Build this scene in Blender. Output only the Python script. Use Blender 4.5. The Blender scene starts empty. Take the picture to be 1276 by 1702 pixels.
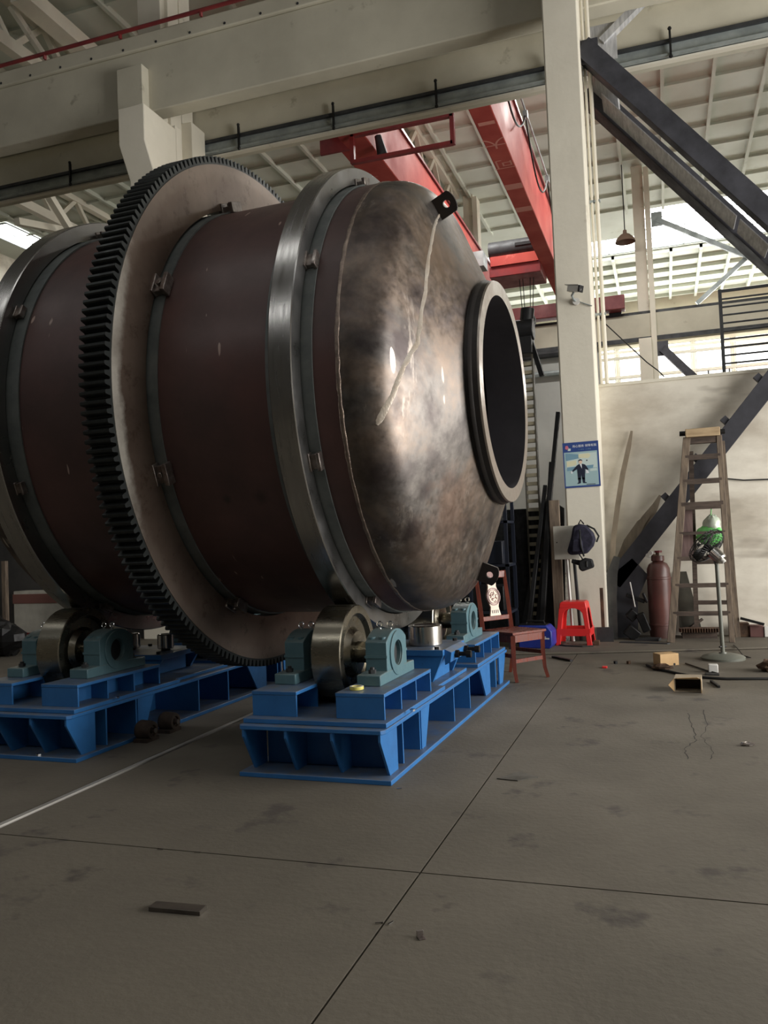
import bpy, math, random
from mathutils import Vector, Matrix, Euler
random.seed(7)
SC = bpy.context.scene
COL = SC.collection
PI = math.pi
R = math.radians

# ------------------------------------------------------------------ camera
cd = bpy.data.cameras.new('camera'); cam = bpy.data.objects.new('camera', cd); COL.objects.link(cam)
YAW, PITCH, ROLL, FPX, HC = -0.325684911, 0.0365852695, -0.0408544077, 1380.68, 1.35
fw = Vector((math.sin(YAW)*math.cos(PITCH), math.cos(YAW)*math.cos(PITCH), math.sin(PITCH)))
r0 = Vector((math.cos(YAW), -math.sin(YAW), 0)); u0 = r0.cross(fw)
rt = math.cos(ROLL)*r0 + math.sin(ROLL)*u0; up = -math.sin(ROLL)*r0 + math.cos(ROLL)*u0
mw = Matrix((rt, up, -fw)).transposed().to_4x4(); mw.translation = (0, 0, HC)
cam.matrix_world = mw
cd.sensor_fit = 'VERTICAL'; cd.sensor_height = 36; cd.lens = FPX/1702*36
cd.clip_start = .05; cd.clip_end = 300
SC.camera = cam

# ------------------------------------------------------------------ world, lights, exposure
w = bpy.data.worlds.new('world'); SC.world = w; w.use_nodes = True
bg = w.node_tree.nodes['Background']; bg.inputs[0].default_value = (.80, .88, 1, 1); bg.inputs[1].default_value = .8
SC.view_settings.view_transform = 'Standard'; SC.view_settings.look = 'None'
SC.view_settings.exposure = 0.0; SC.view_settings.gamma = 1; SC.view_settings.use_curve_mapping = False

def area(name, loc, target, sx, sy, power, col=(1, 1, 1)):
    l = bpy.data.lights.new(name, 'AREA'); l.shape = 'RECTANGLE'; l.size = sx; l.size_y = sy; l.energy = power; l.color = col
    o = bpy.data.objects.new(name, l); COL.objects.link(o); o.location = loc
    o.rotation_euler = (Vector(target)-Vector(loc)).to_track_quat('-Z', 'Y').to_euler()
    return o
# daylight through the big door in the wall on the right, and far windows; the second bay lamp is added fill
area('door_daylight', (8.9, 6.4, 3.0), (-5, 6.4, 3.0), 7.6, 5.6, 1650, (1, .97, .92))
area('second_bay_fill', (-2, 22, 13.0), (-2, 22, 0), 10, 1.2, 1400, (1, .98, .93))
area('third_bay_daylight', (2, 47.6, 9.2), (2, 30, 10.5), 18, 3.2, 3000, (1, .99, .96))

# ------------------------------------------------------------------ mesh helper
class MB:
    def __init__(s): s.v = []; s.f = []; s.m = []
    def add(s, vs, fs, mi=0):
        o = len(s.v); s.v += [tuple(p) for p in vs]; s.f += [tuple(i+o for i in f) for f in fs]; s.m += [mi]*len(fs)
        return s
    def box(s, x0, x1, y0, y1, z0, z1, mi=0):
        vs = [(x, y, z) for z in (z0, z1) for y in (y0, y1) for x in (x0, x1)]
        return s.add(vs, [(0, 2, 3, 1), (4, 5, 7, 6), (0, 1, 5, 4), (2, 6, 7, 3), (0, 4, 6, 2), (1, 3, 7, 5)], mi)
    def obox(s, c, h, mat, mi=0):
        vs = [Vector(c)+mat @ Vector((a*h[0], b*h[1], d*h[2])) for d in (-1, 1) for b in (-1, 1) for a in (-1, 1)]
        return s.add(vs, [(0, 2, 3, 1), (4, 5, 7, 6), (0, 1, 5, 4), (2, 6, 7, 3), (0, 4, 6, 2), (1, 3, 7, 5)], mi)
    def bar(s, p, q, wd, hg, upv=(0, 0, 1), mi=0):
        p = Vector(p); q = Vector(q); d = (q-p); L = d.length; d.normalize(); u = Vector(upv)
        x = d.cross(u)
        if x.length < 1e-4: x = d.cross(Vector((1, 0, 0)))
        x.normalize(); z = x.cross(d)
        return s.obox((p+q)/2, (wd/2, L/2, hg/2), Matrix((x, d, z)).transposed(), mi)
    def tube(s, pts, r, n=8, caps=True, mi=0, radii=None):
        pts = [Vector(p) for p in pts]; k = len(pts); vs = []; fs = []
        t0 = (pts[1]-pts[0]).normalized(); a = Vector((0, 0, 1)) if abs(t0.z) < .9 else Vector((1, 0, 0))
        x = t0.cross(a).normalized()
        for i, p in enumerate(pts):
            t = (pts[min(i+1, k-1)]-pts[max(i-1, 0)]).normalized()
            x = (x-t*x.dot(t)).normalized(); y = t.cross(x); rr = radii[i] if radii else r
            vs += [p+rr*(math.cos(2*PI*j/n)*x+math.sin(2*PI*j/n)*y) for j in range(n)]
        for i in range(k-1):
            for j in range(n): fs.append((i*n+j, i*n+(j+1) % n, (i+1)*n+(j+1) % n, (i+1)*n+j))
        if caps: fs.append(tuple(range(n))[::-1]); fs.append(tuple(range((k-1)*n, k*n)))
        return s.add(vs, fs, mi)
    def cyl(s, p, q, r, r2=None, n=20, mi=0): return s.tube([p, q], r, n, True, mi, [r, r if r2 is None else r2])
    def lathe(s, prof, axis='x', n=48, c=(0, 0, 0), closed=False, mi=0, mis=None):
        k = len(prof); vs = []; fs = []; ms = []
        for (a, r) in prof:
            for j in range(n):
                t = 2*PI*j/n; y, z = r*math.cos(t), r*math.sin(t)
                p = (a, y, z) if axis == 'x' else ((y, z, a) if axis == 'z' else (z, a, y))
                vs.append((p[0]+c[0], p[1]+c[1], p[2]+c[2]))
        for i in range(k if closed else k-1):
            i2 = (i+1) % k
            for j in range(n):
                fs.append((i*n+j, i2*n+j, i2*n+(j+1) % n, i*n+(j+1) % n)); ms.append(mis[i] if mis else mi)
        o = len(s.m); s.add(vs, fs)
        s.m[o:] = ms
        return s
    def prism(s, poly, fn, d0, d1, mi=0):
        n = len(poly); vs = [fn(a, b, d0) for a, b in poly]+[fn(a, b, d1) for a, b in poly]
        fs = [tuple(range(n))[::-1], tuple(range(n, 2*n))]+[(i, (i+1) % n, n+(i+1) % n, n+i) for i in range(n)]
        return s.add(vs, fs, mi)
    def holed(s, outer, inner, fn, d0, d1, mi=0):
        n = len(outer); L = [[fn(a, b, d) for a, b in lp] for d in (d0, d1) for lp in (outer, inner)]
        vs = L[0]+L[1]+L[2]+L[3]; fs = []
        for i in range(n):
            j = (i+1) % n
            fs += [(i, j, n+j, n+i), (2*n+i, 3*n+i, 3*n+j, 2*n+j), (i, 2*n+i, 2*n+j, j), (n+i, n+j, 3*n+j, 3*n+i)]
        return s.add(vs, fs, mi)
    def sphere(s, c, r, nu=14, nv=8, sc=(1, 1, 1), mi=0):
        vs = [(c[0], c[1], c[2]-r*sc[2])]; fs = []
        for i in range(1, nv):
            t = -PI/2+PI*i/nv
            vs += [(c[0]+r*sc[0]*math.cos(t)*math.cos(2*PI*j/nu), c[1]+r*sc[1]*math.cos(t)*math.sin(2*PI*j/nu), c[2]+r*sc[2]*math.sin(t)) for j in range(nu)]
        vs.append((c[0], c[1], c[2]+r*sc[2])); e = len(vs)-1
        for j in range(nu):
            fs.append((0, 1+(j+1) % nu, 1+j)); fs.append((e, 1+(nv-2)*nu+j, 1+(nv-2)*nu+(j+1) % nu))
            for i in range(nv-2): a = 1+i*nu; fs.append((a+j, a+(j+1) % nu, a+nu+(j+1) % nu, a+nu+j))
        return s.add(vs, fs, mi)
    def build(s, name, mat, parent=None, loc=(0, 0, 0), rot=(0, 0, 0), smooth=32, bevel=0, label=None):
        me = bpy.data.meshes.new(name); me.from_pydata(s.v, [], s.f)
        mats = mat if isinstance(mat, (list, tuple)) else [mat]
        for m in mats: me.materials.append(m)
        if any(s.m): me.polygons.foreach_set('material_index', s.m)
        import bmesh
        bm = bmesh.new(); bm.from_mesh(me); bmesh.ops.recalc_face_normals(bm, faces=bm.faces); bm.to_mesh(me); bm.free()
        if smooth:
            me.polygons.foreach_set('use_smooth', [True]*len(me.polygons)); me.set_sharp_from_angle(angle=R(smooth))
        me.update()
        o = bpy.data.objects.new(name, me); COL.objects.link(o)
        if parent: o.parent = parent
        o.location = loc; o.rotation_euler = rot
        if bevel:
            b = o.modifiers.new('b', 'BEVEL'); b.width = bevel; b.segments = 2; b.limit_method = 'ANGLE'; b.angle_limit = R(40)
        if label: o['label'] = label
        return o

def empty(name, loc, rotz=0, rot=None):
    o = bpy.data.objects.new(name, None); COL.objects.link(o); o.location = loc
    o.rotation_euler = rot if rot else (0, 0, rotz); o.empty_display_size = .1
    return o
def tag(o, label, cat, group=None, kind=None):
    o['label'] = label; o['category'] = cat
    if group: o['group'] = group
    if kind: o['kind'] = kind
    return o
def struct(o, label=None):
    o['kind'] = 'structure'
    if label: o['label'] = label
    return o
def kids(o): return list(o.children)
def copy_tree(o, parent=None):
    c = o.copy(); COL.objects.link(c)
    if parent: c.parent = parent
    for ch in kids(o): copy_tree(ch, c)
    return c
XZ = lambda y=0: (lambda a, b, d: (a, d, b))
def YZf(a, b, d): return (d, a, b)      # polygon in (y,z), extruded along x
def XZf(a, b, d): return (a, d, b)      # polygon in (x,z), extruded along y
def XYf(a, b, d): return (a, b, d)

# ------------------------------------------------------------------ materials
def lin(r, g, b):
    f = lambda c: (c/255/12.92) if c/255 <= .04045 else ((c/255+.055)/1.055)**2.4
    return (f(r), f(g), f(b), 1)
def nodes(name):
    m = bpy.data.materials.new(name); m.use_nodes = True; nt = m.node_tree
    return m, nt, nt.nodes['Principled BSDF']
def noise(nt, scale, detail=5, rough=.6, stretch=(1, 1, 1), coord='Object', dist=0):
    tc = nt.nodes.new('ShaderNodeTexCoord'); mp = nt.nodes.new('ShaderNodeMapping'); mp.inputs['Scale'].default_value = stretch
    n = nt.nodes.new('ShaderNodeTexNoise'); n.inputs['Scale'].default_value = scale; n.inputs['Detail'].default_value = detail
    n.inputs['Roughness'].default_value = rough; n.inputs['Distortion'].default_value = dist
    nt.links.new(tc.outputs[coord], mp.inputs[0]); nt.links.new(mp.outputs[0], n.inputs['Vector'])
    return n
def ramp(nt, src, stops):
    r = nt.nodes.new('ShaderNodeValToRGB'); e = r.color_ramp.elements
    while len(e) < len(stops): e.new(.5)
    for el, (p, c) in zip(e, stops): el.position = p; el.color = c if len(c) == 4 else (*c, 1)
    nt.links.new(src, r.inputs[0]); return r.outputs[0]
def mixc(nt, fac, a, b, mode='MIX'):
    m = nt.nodes.new('ShaderNodeMix'); m.data_type = 'RGBA'; m.blend_type = mode
    for sock, val in ((m.inputs[0], fac), (m.inputs[6], a), (m.inputs[7], b)):
        if hasattr(val, 'node'): nt.links.new(val, sock)
        else: sock.default_value = val
    return m.outputs[2]
def pm(name, c1, c2=None, scale=3, rough=.5, metal=0, lo=.35, hi=.65, stretch=(1, 1, 1), spots=None, bump=0, bscale=40, dust=None, rv=.12, detail=6, spec=.5):
    m, nt, b = nodes(name); c2 = c2 or c1
    n = noise(nt, scale, detail, .6, stretch)
    col = ramp(nt, n.outputs[0], [(lo, c1), (hi, c2)])
    if spots:  # (colour, scale, threshold, stretch)
        n2 = noise(nt, spots[1], 4, .65, spots[3] if len(spots) > 3 else (1, 1, 1))
        f = ramp(nt, n2.outputs[0], [(spots[2], (0, 0, 0, 1)), (spots[2]+.08, (1, 1, 1, 1))])
        col = mixc(nt, f, col, spots[0])
    if dust:   # dust lying on upward faces
        g = nt.nodes.new('ShaderNodeNewGeometry'); sx = nt.nodes.new('ShaderNodeSeparateXYZ'); nt.links.new(g.outputs['Normal'], sx.inputs[0])
        n3 = noise(nt, 9, 5, .7)
        mu = nt.nodes.new('ShaderNodeMath'); mu.operation = 'MULTIPLY'; nt.links.new(sx.outputs[2], mu.inputs[0])
        f3 = ramp(nt, n3.outputs[0], [(.3, (.45, .45, .45, 1)), (.7, (1, 1, 1, 1))]); nt.links.new(f3, mu.inputs[1]); mu.use_clamp = True
        col = mixc(nt, mu.outputs[0], col, dust)
    nt.links.new(col, b.inputs['Base Color'])
    rr = ramp(nt, n.outputs[0], [(.3, (max(rough-rv, .03),)*3+(1,)), (.7, (min(rough+rv, 1),)*3+(1,))])
    nt.links.new(rr, b.inputs['Roughness']); b.inputs['Metallic'].default_value = metal
    b.inputs['Specular IOR Level'].default_value = spec
    if bump:
        bn = noise(nt, bscale, 4, .6, stretch); bu = nt.nodes.new('ShaderNodeBump'); bu.inputs['Strength'].default_value = bump; bu.inputs['Distance'].default_value = .01
        nt.links.new(bn.outputs[0], bu.inputs['Height']); nt.links.new(bu.outputs[0], b.inputs['Normal'])
    return m
def emit(name, col, st):
    m, nt, b = nodes(name); b.inputs['Base Color'].default_value = (.8, .8, .8, 1)
    b.inputs['Emission Color'].default_value = col; b.inputs['Emission Strength'].default_value = st
    return m

DUST = lin(98, 95, 88)
M_floor = pm('concrete_floor', lin(108, 101, 89), lin(88, 82, 72), .7, .75, lo=.3, hi=.7, spots=(lin(74, 68, 62), 2.2, .60), bump=.25, bscale=30, detail=10)
M_joint = pm('joint_dirt', lin(36, 33, 30), rough=.9)
M_white = pm('white_painted_concrete', lin(228, 222, 206), lin(214, 208, 192), .8, .8, spots=(lin(186, 178, 160), 1.6, .66), bump=.25, bscale=12)
M_wall = pm('limewashed_wall', lin(228, 222, 208), lin(190, 181, 166), .9, .9, lo=.40, hi=.62, stretch=(.8, 1, 1.5), spots=(lin(170, 161, 148), .8, .62, (.6, 1, 1.8)), bump=.2, bscale=8)
M_ceil = pm('roof_slab_paint', lin(203, 207, 195), lin(192, 195, 182), .5, .85, spots=(lin(180, 182, 168), 1.1, .65))
M_shed = pm('grey_sheet_roof', lin(118, 116, 110), lin(100, 98, 94), .5, .85)
M_farwall = pm('grey_white_wall', lin(186, 186, 181), lin(166, 166, 162), .4, .9)
M_beam = pm('beam_paint', lin(205, 200, 182), lin(186, 181, 164), .7, .85, spots=(lin(168, 162, 144), 2.2, .64, (1, 1, 1)), bump=.2, bscale=14)
M_maroon = pm('maroon_primer', lin(96, 69, 66), lin(75, 56, 54), 1.6, .42, rv=.1, spots=(lin(100, 82, 76), 5, .72, (.25, 1, 1)), bump=.05)
M_tire = pm('machined_steel', (.46, .45, .43, 1), (.38, .37, .36, 1), 6, .24, 1, stretch=(6, .4, .4), rv=.06)
M_tireface = pm('turned_steel_face', (.34, .335, .33, 1), (.28, .275, .27, 1), 3, .33, 1)
M_pad = pm('teal_grey_primer', lin(108, 112, 110), lin(86, 92, 91), 5, .6)
M_tooth = pm('dark_greased_tooth', lin(58, 62, 61), lin(44, 46, 46), 8, .42, .55)
M_blue = pm('blue_machine_paint', lin(52, 116, 180), lin(42, 102, 162), 4, .42, dust=lin(104, 104, 100), spots=(lin(40, 70, 110), 9, .7))
M_teal = pm('teal_casting_paint', lin(92, 124, 132), lin(78, 110, 120), 5, .4, dust=lin(104, 114, 112), bump=.1, bscale=60)
M_roller = pm('rolled_steel', (.36, .33, .26, 1), (.24, .22, .18, 1), 5, .3, 1, stretch=(.5, 3, 3), rv=.08)
M_silver = pm('bright_turned_steel', (.62, .60, .57, 1), (.5, .48, .46, 1), 5, .22, 1, rv=.05)
M_black = pm('black_steel', lin(30, 30, 31), lin(22, 22, 23), 6, .5, .3)
M_darkmetal = pm('dark_steel', lin(66, 68, 70), lin(50, 51, 53), 4, .55, .3)
M_galv = pm('galvanised_channel', lin(170, 178, 178), lin(138, 146, 146), 3, .45, .3)
M_rust = pm('rusty_iron', lin(92, 66, 46), lin(58, 44, 34), 9, .85)
M_red = pm('crane_red', lin(182, 84, 74), lin(158, 66, 62), .8, .62, spots=(lin(196, 108, 98), 1.4, .68), spec=.15)
M_reddark = pm('dark_red_paint', lin(134, 48, 48), lin(108, 38, 42), 2, .45)
M_wood = pm('old_ladder_wood', lin(134, 118, 100), lin(92, 80, 70), 5, .8, stretch=(6, 6, .7))
M_wooddark = pm('dark_old_wood', lin(92, 78, 68), lin(64, 54, 48), 5, .8, stretch=(1, 6, 6))
M_woodlight = pm('pale_worn_wood', lin(196, 172, 136), lin(164, 140, 108), 6, .75, stretch=(.6, 4, 4))
M_rose = pm('rosewood', lin(128, 66, 52), lin(96, 48, 40), 6, .3, stretch=(5, 5, .8))
M_cream = pm('cream_carved_splat', lin(236, 216, 196), lin(222, 200, 180), 8, .45)
M_plastic = pm('red_plastic', lin(226, 52, 50), lin(214, 44, 44), 2, .35)
M_navy = pm('navy_cloth', lin(44, 42, 62), lin(30, 29, 44), 14, .85, bump=.3, bscale=50)
M_blackcloth = pm('black_cloth', lin(30, 31, 33), lin(20, 21, 22), 14, .8, bump=.3, bscale=50)
M_bluebox = pm('blue_case_plastic', lin(38, 58, 150), lin(30, 46, 128), 3, .4)
M_darkblue = pm('dark_blue_shelf', lin(26, 32, 46), lin(18, 22, 32), 3, .5)
M_cylred = pm('maroon_gas_bottle', lin(104, 66, 60), lin(78, 52, 48), 3, .38, rv=.1)
M_whiteplastic = pm('white_plastic', lin(226, 224, 218), lin(212, 210, 204), 3, .4)
M_greenbag = pm('green_plastic_bag', lin(118, 206, 110), lin(70, 160, 74), 7, .35, spec=.6)
M_clearbag = pm('pale_plastic_bag', lin(214, 222, 206), lin(176, 190, 170), 7, .3)
M_carton = pm('kraft_cardboard', lin(206, 172, 126), lin(188, 154, 110), 3, .8)
M_cartonin = pm('cardboard_inside', lin(96, 80, 64), lin(72, 60, 48), 3, .9)
M_chrome = pm('chrome', (.75, .75, .75, 1), rough=.15, metal=1)
M_fan = pm('fan_enamel', lin(112, 114, 104), lin(96, 98, 90), 3, .4)
M_cable = pm('black_cable', lin(34, 33, 32), rough=.7)
M_bracedark = pm('brace_channel_steel', lin(78, 78, 84), lin(58, 58, 63), 3, .5, .35)
M_lattice = pm('pale_batten_plate', lin(206, 206, 206), lin(170, 170, 172), 4, .45, .2, stretch=(8, 1, 1))
M_sky = emit('roof_light_glazing', (1, 1, .98, 1), 7)
M_sky1 = emit('front_roof_light', (1, 1, .98, 1), 7)
M_drumfill = emit('added_drum_fill', (1, 1, .98, 1), 2.6)
M_win = emit('daylit_window', (.97, 1, .99, 1), 2.6)
M_chalk = pm('chalk_mark', lin(206, 138, 126), rough=.9)
M_greymetal = pm('grey_board_paint', lin(206, 202, 190), lin(184, 180, 168), 4, .6, spots=(lin(150, 140, 124), 5, .7))

def radial_mat(name, base1, base2, bright, r0, r1, r2, metal, rough, angular=False):
    # steel with a reflection painted as a bright band on the left rim, ragged by noise
    m, nt, b = nodes(name)
    tc = nt.nodes.new('ShaderNodeTexCoord'); sx = nt.nodes.new('ShaderNodeSeparateXYZ'); nt.links.new(tc.outputs['Object'], sx.inputs[0])
    def mth(op, a, c=None):
        k = nt.nodes.new('ShaderNodeMath'); k.operation = op
        for i, v in enumerate((a, c)):
            if v is None: continue
            if hasattr(v, 'node'): nt.links.new(v, k.inputs[i])
            else: k.inputs[i].default_value = v
        return k.outputs[0]
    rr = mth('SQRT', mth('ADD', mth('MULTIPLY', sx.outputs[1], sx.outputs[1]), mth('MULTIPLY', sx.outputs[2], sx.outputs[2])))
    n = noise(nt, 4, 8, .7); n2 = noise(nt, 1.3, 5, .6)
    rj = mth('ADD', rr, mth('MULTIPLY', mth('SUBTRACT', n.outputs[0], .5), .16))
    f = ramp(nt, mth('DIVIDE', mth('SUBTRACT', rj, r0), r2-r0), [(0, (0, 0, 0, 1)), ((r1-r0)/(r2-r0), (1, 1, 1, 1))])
    col = ramp(nt, n2.outputs[0], [(.35, base1), (.65, base2)])
    n3 = noise(nt, 9, 6, .7); col = mixc(nt, ramp(nt, n3.outputs[0], [(.55, (0, 0, 0, 1)), (.75, (1, 1, 1, 1))]), col, lin(78, 62, 50))
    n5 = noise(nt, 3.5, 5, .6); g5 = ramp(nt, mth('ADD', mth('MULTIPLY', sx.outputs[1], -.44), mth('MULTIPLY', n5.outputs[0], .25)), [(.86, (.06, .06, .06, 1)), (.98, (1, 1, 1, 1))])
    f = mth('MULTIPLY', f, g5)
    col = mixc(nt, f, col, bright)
    nt.links.new(col, b.inputs['Base Color']); b.inputs['Metallic'].default_value = metal; b.inputs['Roughness'].default_value = rough
    return m
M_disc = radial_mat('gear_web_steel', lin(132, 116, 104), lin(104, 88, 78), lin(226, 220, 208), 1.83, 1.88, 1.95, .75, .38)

def head_mat():
    m, nt, b = nodes('heat_stained_plate')
    n1 = noise(nt, 1.2, 8, .66, dist=.4); n2 = noise(nt, 2.0, 5, .55); n3 = noise(nt, 14, 8, .7); n4 = noise(nt, 5, 6, .7, (1, 1, .25))
    col = ramp(nt, n1.outputs[0], [(.30, lin(62, 58, 57)), (.42, lin(108, 103, 99)), (.54, lin(126, 112, 101)), (.66, lin(104, 97, 97))])
    blot = ramp(nt, n2.outputs[0], [(.54, (0, 0, 0, 1)), (.68, (.85, .85, .85, 1))])
    col = mixc(nt, blot, col, lin(66, 58, 58))
    scr = ramp(nt, n4.outputs[0], [(.60, (0, 0, 0, 1)), (.72, (1, 1, 1, 1))])
    col = mixc(nt, scr, col, lin(170, 160, 150))
    fine = ramp(nt, n3.outputs[0], [(.3, (.75, .75, .75, 1)), (.7, (1.1, 1.1, 1.1, 1))])
    col = mixc(nt, 1.0, col, fine, 'MULTIPLY')
    nt.links.new(col, b.inputs['Base Color']); b.inputs['Metallic'].default_value = .8
    ro = ramp(nt, n3.outputs[0], [(.3, (.3, .3, .3, 1)), (.75, (.56, .56, .56, 1))]); nt.links.new(ro, b.inputs['Roughness'])
    bu = nt.nodes.new('ShaderNodeBump'); bu.inputs['Strength'].default_value = .12; bu.inputs['Distance'].default_value = .02
    nt.links.new(n2.outputs[0], bu.inputs['Height']); nt.links.new(bu.outputs[0], b.inputs['Normal'])
    return m
M_head = head_mat()
M_weld = pm('ground_weld', (.74, .67, .58, 1), (.58, .48, .38, 1), 12, .35, .45, bump=.3)
M_weldbead = pm('weld_bead', (.34, .27, .22, 1), (.18, .14, .12, 1), 16, .4, .8, bump=.6, bscale=30)
M_neck = pm('burnt_black_neck', lin(52, 48, 46), lin(38, 35, 34), 5, .5, .4)
M_ringface = pm('ground_flange_face', (.46, .42, .38, 1), (.33, .28, .24, 1), 7, .38, .9, rv=.1)
M_drumin = pm('drum_inside', lin(58, 55, 60), lin(44, 42, 46), 2, .7)
M_block = pm('chipped_steel_block', (.40, .36, .33, 1), (.16, .13, .12, 1), 14, .35, .85)
M_lug = pm('lug_dark_steel', lin(60, 52, 46), lin(46, 42, 42), 6, .5, .4)

def stain(m, c, r, col, st=.9):
    # one worn or oily patch with its own outline, at a place on the object itself
    nt = m.node_tree; b = nt.nodes['Principled BSDF']; old = b.inputs['Base Color'].links[0].from_socket
    tc = nt.nodes.new('ShaderNodeTexCoord'); d = nt.nodes.new('ShaderNodeVectorMath'); d.operation = 'DISTANCE'; d.inputs[1].default_value = c
    nt.links.new(tc.outputs['Object'], d.inputs[0]); n = noise(nt, 5.5, 6, .65)
    k = nt.nodes.new('ShaderNodeMath'); k.operation = 'MULTIPLY_ADD'; nt.links.new(n.outputs[0], k.inputs[0]); k.inputs[1].default_value = r*2.6; nt.links.new(d.outputs['Value'], k.inputs[2])
    f = ramp(nt, k.outputs[0], [(min(r*1.3, .9), (st, st, st, 1)), (min(r*2.6, 1), (0, 0, 0, 1))]); nt.links.new(mixc(nt, f, old, col), b.inputs['Base Color'])
def scratches(m, col, scale, thr, stretch):
    nt = m.node_tree; b = nt.nodes['Principled BSDF']; old = b.inputs['Base Color'].links[0].from_socket
    n = noise(nt, scale, 2, .4, stretch); f = ramp(nt, n.outputs[0], [(thr, (0, 0, 0, 1)), (thr+.02, (1, 1, 1, 1))])
    nt.links.new(mixc(nt, f, old, col), b.inputs['Base Color'])
sp = lambda s, r, t: (s, r*math.cos(math.radians(t)), r*math.sin(math.radians(t)))
stain(M_maroon, sp(-.373, 1.575, -152), .055, lin(36, 30, 30)); stain(M_maroon, sp(-.62, 1.575, -152), .03, lin(48, 40, 38))
scratches(M_maroon, lin(176, 152, 142), 3.2, .735, (5, 1.2, 1.2))
for (s_, r_, t_, q_) in ((.38, 1.55, 149, .15), (.40, 1.545, 176, .13), (.42, 1.54, 205, .16), (.50, 1.47, 222, .12), (.36, 1.56, 120, .12), (.62, 1.25, 158, .08), (.60, 1.3, 215, .07)):
    stain(M_head, sp(s_, r_, t_), q_*1.25, lin(58, 51, 51), .85)
stain(M_head, sp(.66, 1.16, 135), .22, lin(138, 116, 96), .6); stain(M_head, sp(.66, 1.16, 230), .26, lin(132, 108, 95), .6)
scratches(M_head, lin(212, 200, 186), 2.6, .72, (6, 1, 1))

# ================================================================== SETTING
# floor: two big slabs each side of the cut joints (x=-1.017, y=3.285), gaps 9 mm
fl = MB().box(-26, 12, -18, 50, -.25, -.03).build('floor', M_joint); struct(fl, 'dark dirty concrete workshop floor with cut joints')
jx, jy, g = -1.017, 3.285, .0045
def slab(x0, x1, y0, y1): return MB().box(x0, x1, y0, y1, -.03, 0).build('floor_slab', M_floor, fl)
slab(-26, -3.30, -18, jy-g); slab(-26, -3.30, jy+g, 11.4)
slab(-3.225, jx-g, -18, jy-g); slab(jx+g, 12, -18, jy-g)
slab(-3.225, jx-g, jy+g, 9.55)
slab(jx+g, 12, jy+g, 9.78)
slab(-3.215, 12, 9.79, 50); slab(-3.215, jx-g, 9.555, 9.789); slab(-26, -3.30, 11.4, 50)
# narrow raised step along the wall
st = MB().prism([(-3.2, 9.36), (-1.1, 9.60), (12, 12.6), (12, 12.9), (-3.2, 12.9)], XYf, 0, .022).build('floor_step', M_floor, fl, bevel=.01)
# rail let into the floor on the left, with its pale worn edge
MB().box(-3.345, -3.215, -18, 30, -.03, -.012).build('rail_bed', M_joint, fl)
MB().box(-3.272, -3.234, -18, 30, -.02, .010).build('steel_rail', pm('worn_rail', (.50, .48, .44, 1), (.30, .28, .26, 1), 5, .5, .4, stretch=(1, .3, 1)), fl, bevel=.004)
def crack(pts, wd):
    m = MB()
    vs = []; n = len(pts)
    for i, (x, y) in enumerate(pts):
        ww = wd*(.4+.6*random.random()); vs += [(x-ww, y, .0006), (x+ww, y, .0006)]
    m.add(vs, [(2*i, 2*i+1, 2*i+3, 2*i+2) for i in range(n-1)]); m.build('floor_crack', M_joint, fl, smooth=0)
def jag(pts, k=5, a=.012):
    out = []
    for (x0, y0), (x1, y1) in zip(pts, pts[1:]):
        for i in range(k): t = i/k; out.append((x0+(x1-x0)*t+random.uniform(-a, a), y0+(y1-y0)*t+random.uniform(-a, a)))
    return out+[pts[-1]]
crack(jag([(.087, 6.566), (.107, 6.262), (.108, 5.897), (.118, 5.731), (.04, 5.485), (.055, 5.245)]), .0035)
crack(jag([(.204, 6.689), (.211, 6.181), (.15, 5.818), (.208, 5.512), (.179, 5.266)]), .003)

# partition wall behind the ladder (3.27 m high), running on to the left behind the drum
wb = MB().box(-1.05, 12, 11.22, 11.42, 0, 3.27).build('wall_back', M_wall); struct(wb, 'stained pale partition wall behind the ladder')
MB().box(-1.05, 12, 11.20, 11.44, 3.27, 3.31).build('coping', M_white, wb)
struct(MB().box(-26, -2.2, 11.22, 11.30, 0, 1.75).build('wall_low', pm('dark_sheet_fence', lin(66, 64, 62), lin(50, 49, 48), 2, .7)), 'low dark sheet fence behind the drum')
# walls of the hall that the picture does not show but that close the room
struct(MB().box(-26, 12, -18.3, -18, 0, 13.5).build('wall_front', M_shed), 'pale hall wall behind the viewpoint')
wl = struct(MB().box(-26.3, -26, -18, 50, 0, 14.4).build('wall_left', M_wall), 'far end wall of the hall')
wr = MB()
wr.box(12, 12.3, 10.6, 50, 0, 14.4); wr.box(12, 12.3, -18, 2.0, 0, 14.4); wr.box(12, 12.3, 2.0, 10.6, 6.4, 14.4)
struct(wr.build('wall_right', M_wall), 'end wall with a tall open doorway')
# far wall of the second bay (left part) and wall of the third bay with its windows
struct(MB().box(-26, -1.9, 30.2, 30.5, 0, 7.95).build('wall_far', M_farwall), 'grey white wall beyond the crane bay')
wt = MB().box(-26, 12, 48, 48.3, 0, 14.4).build('wall_end', M_white); struct(wt, 'end wall of the third bay')
for i in range(9):
    x = -6+i*2.0
    wi = MB().box(x, x+1.8, 47.95, 47.97, 8.2, 11.6).build('window_%d' % (i+1), M_win); struct(wi)
    fr = MB()
    for k in (0, 1): fr.box(x+k*1.76, x+k*1.76+.04, 47.9, 47.95, 8.2, 11.6)
    for k in range(3): fr.box(x, x+1.8, 47.9, 47.95, 8.2+k*1.68, 8.24+k*1.68)
    fr.build('window_frame', M_white, wi)
for i in range(7):
    x = -2+i*1.6
    wi = MB().box(x, x+1.45, 47.95, 47.97, 5.4, 7.4).build('window_%d' % (i+10), M_win); struct(wi)
    MB().box(x, x+1.45, 47.9, 47.95, 6.35, 6.42).build('window_frame', M_darkmetal, wi)

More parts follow.
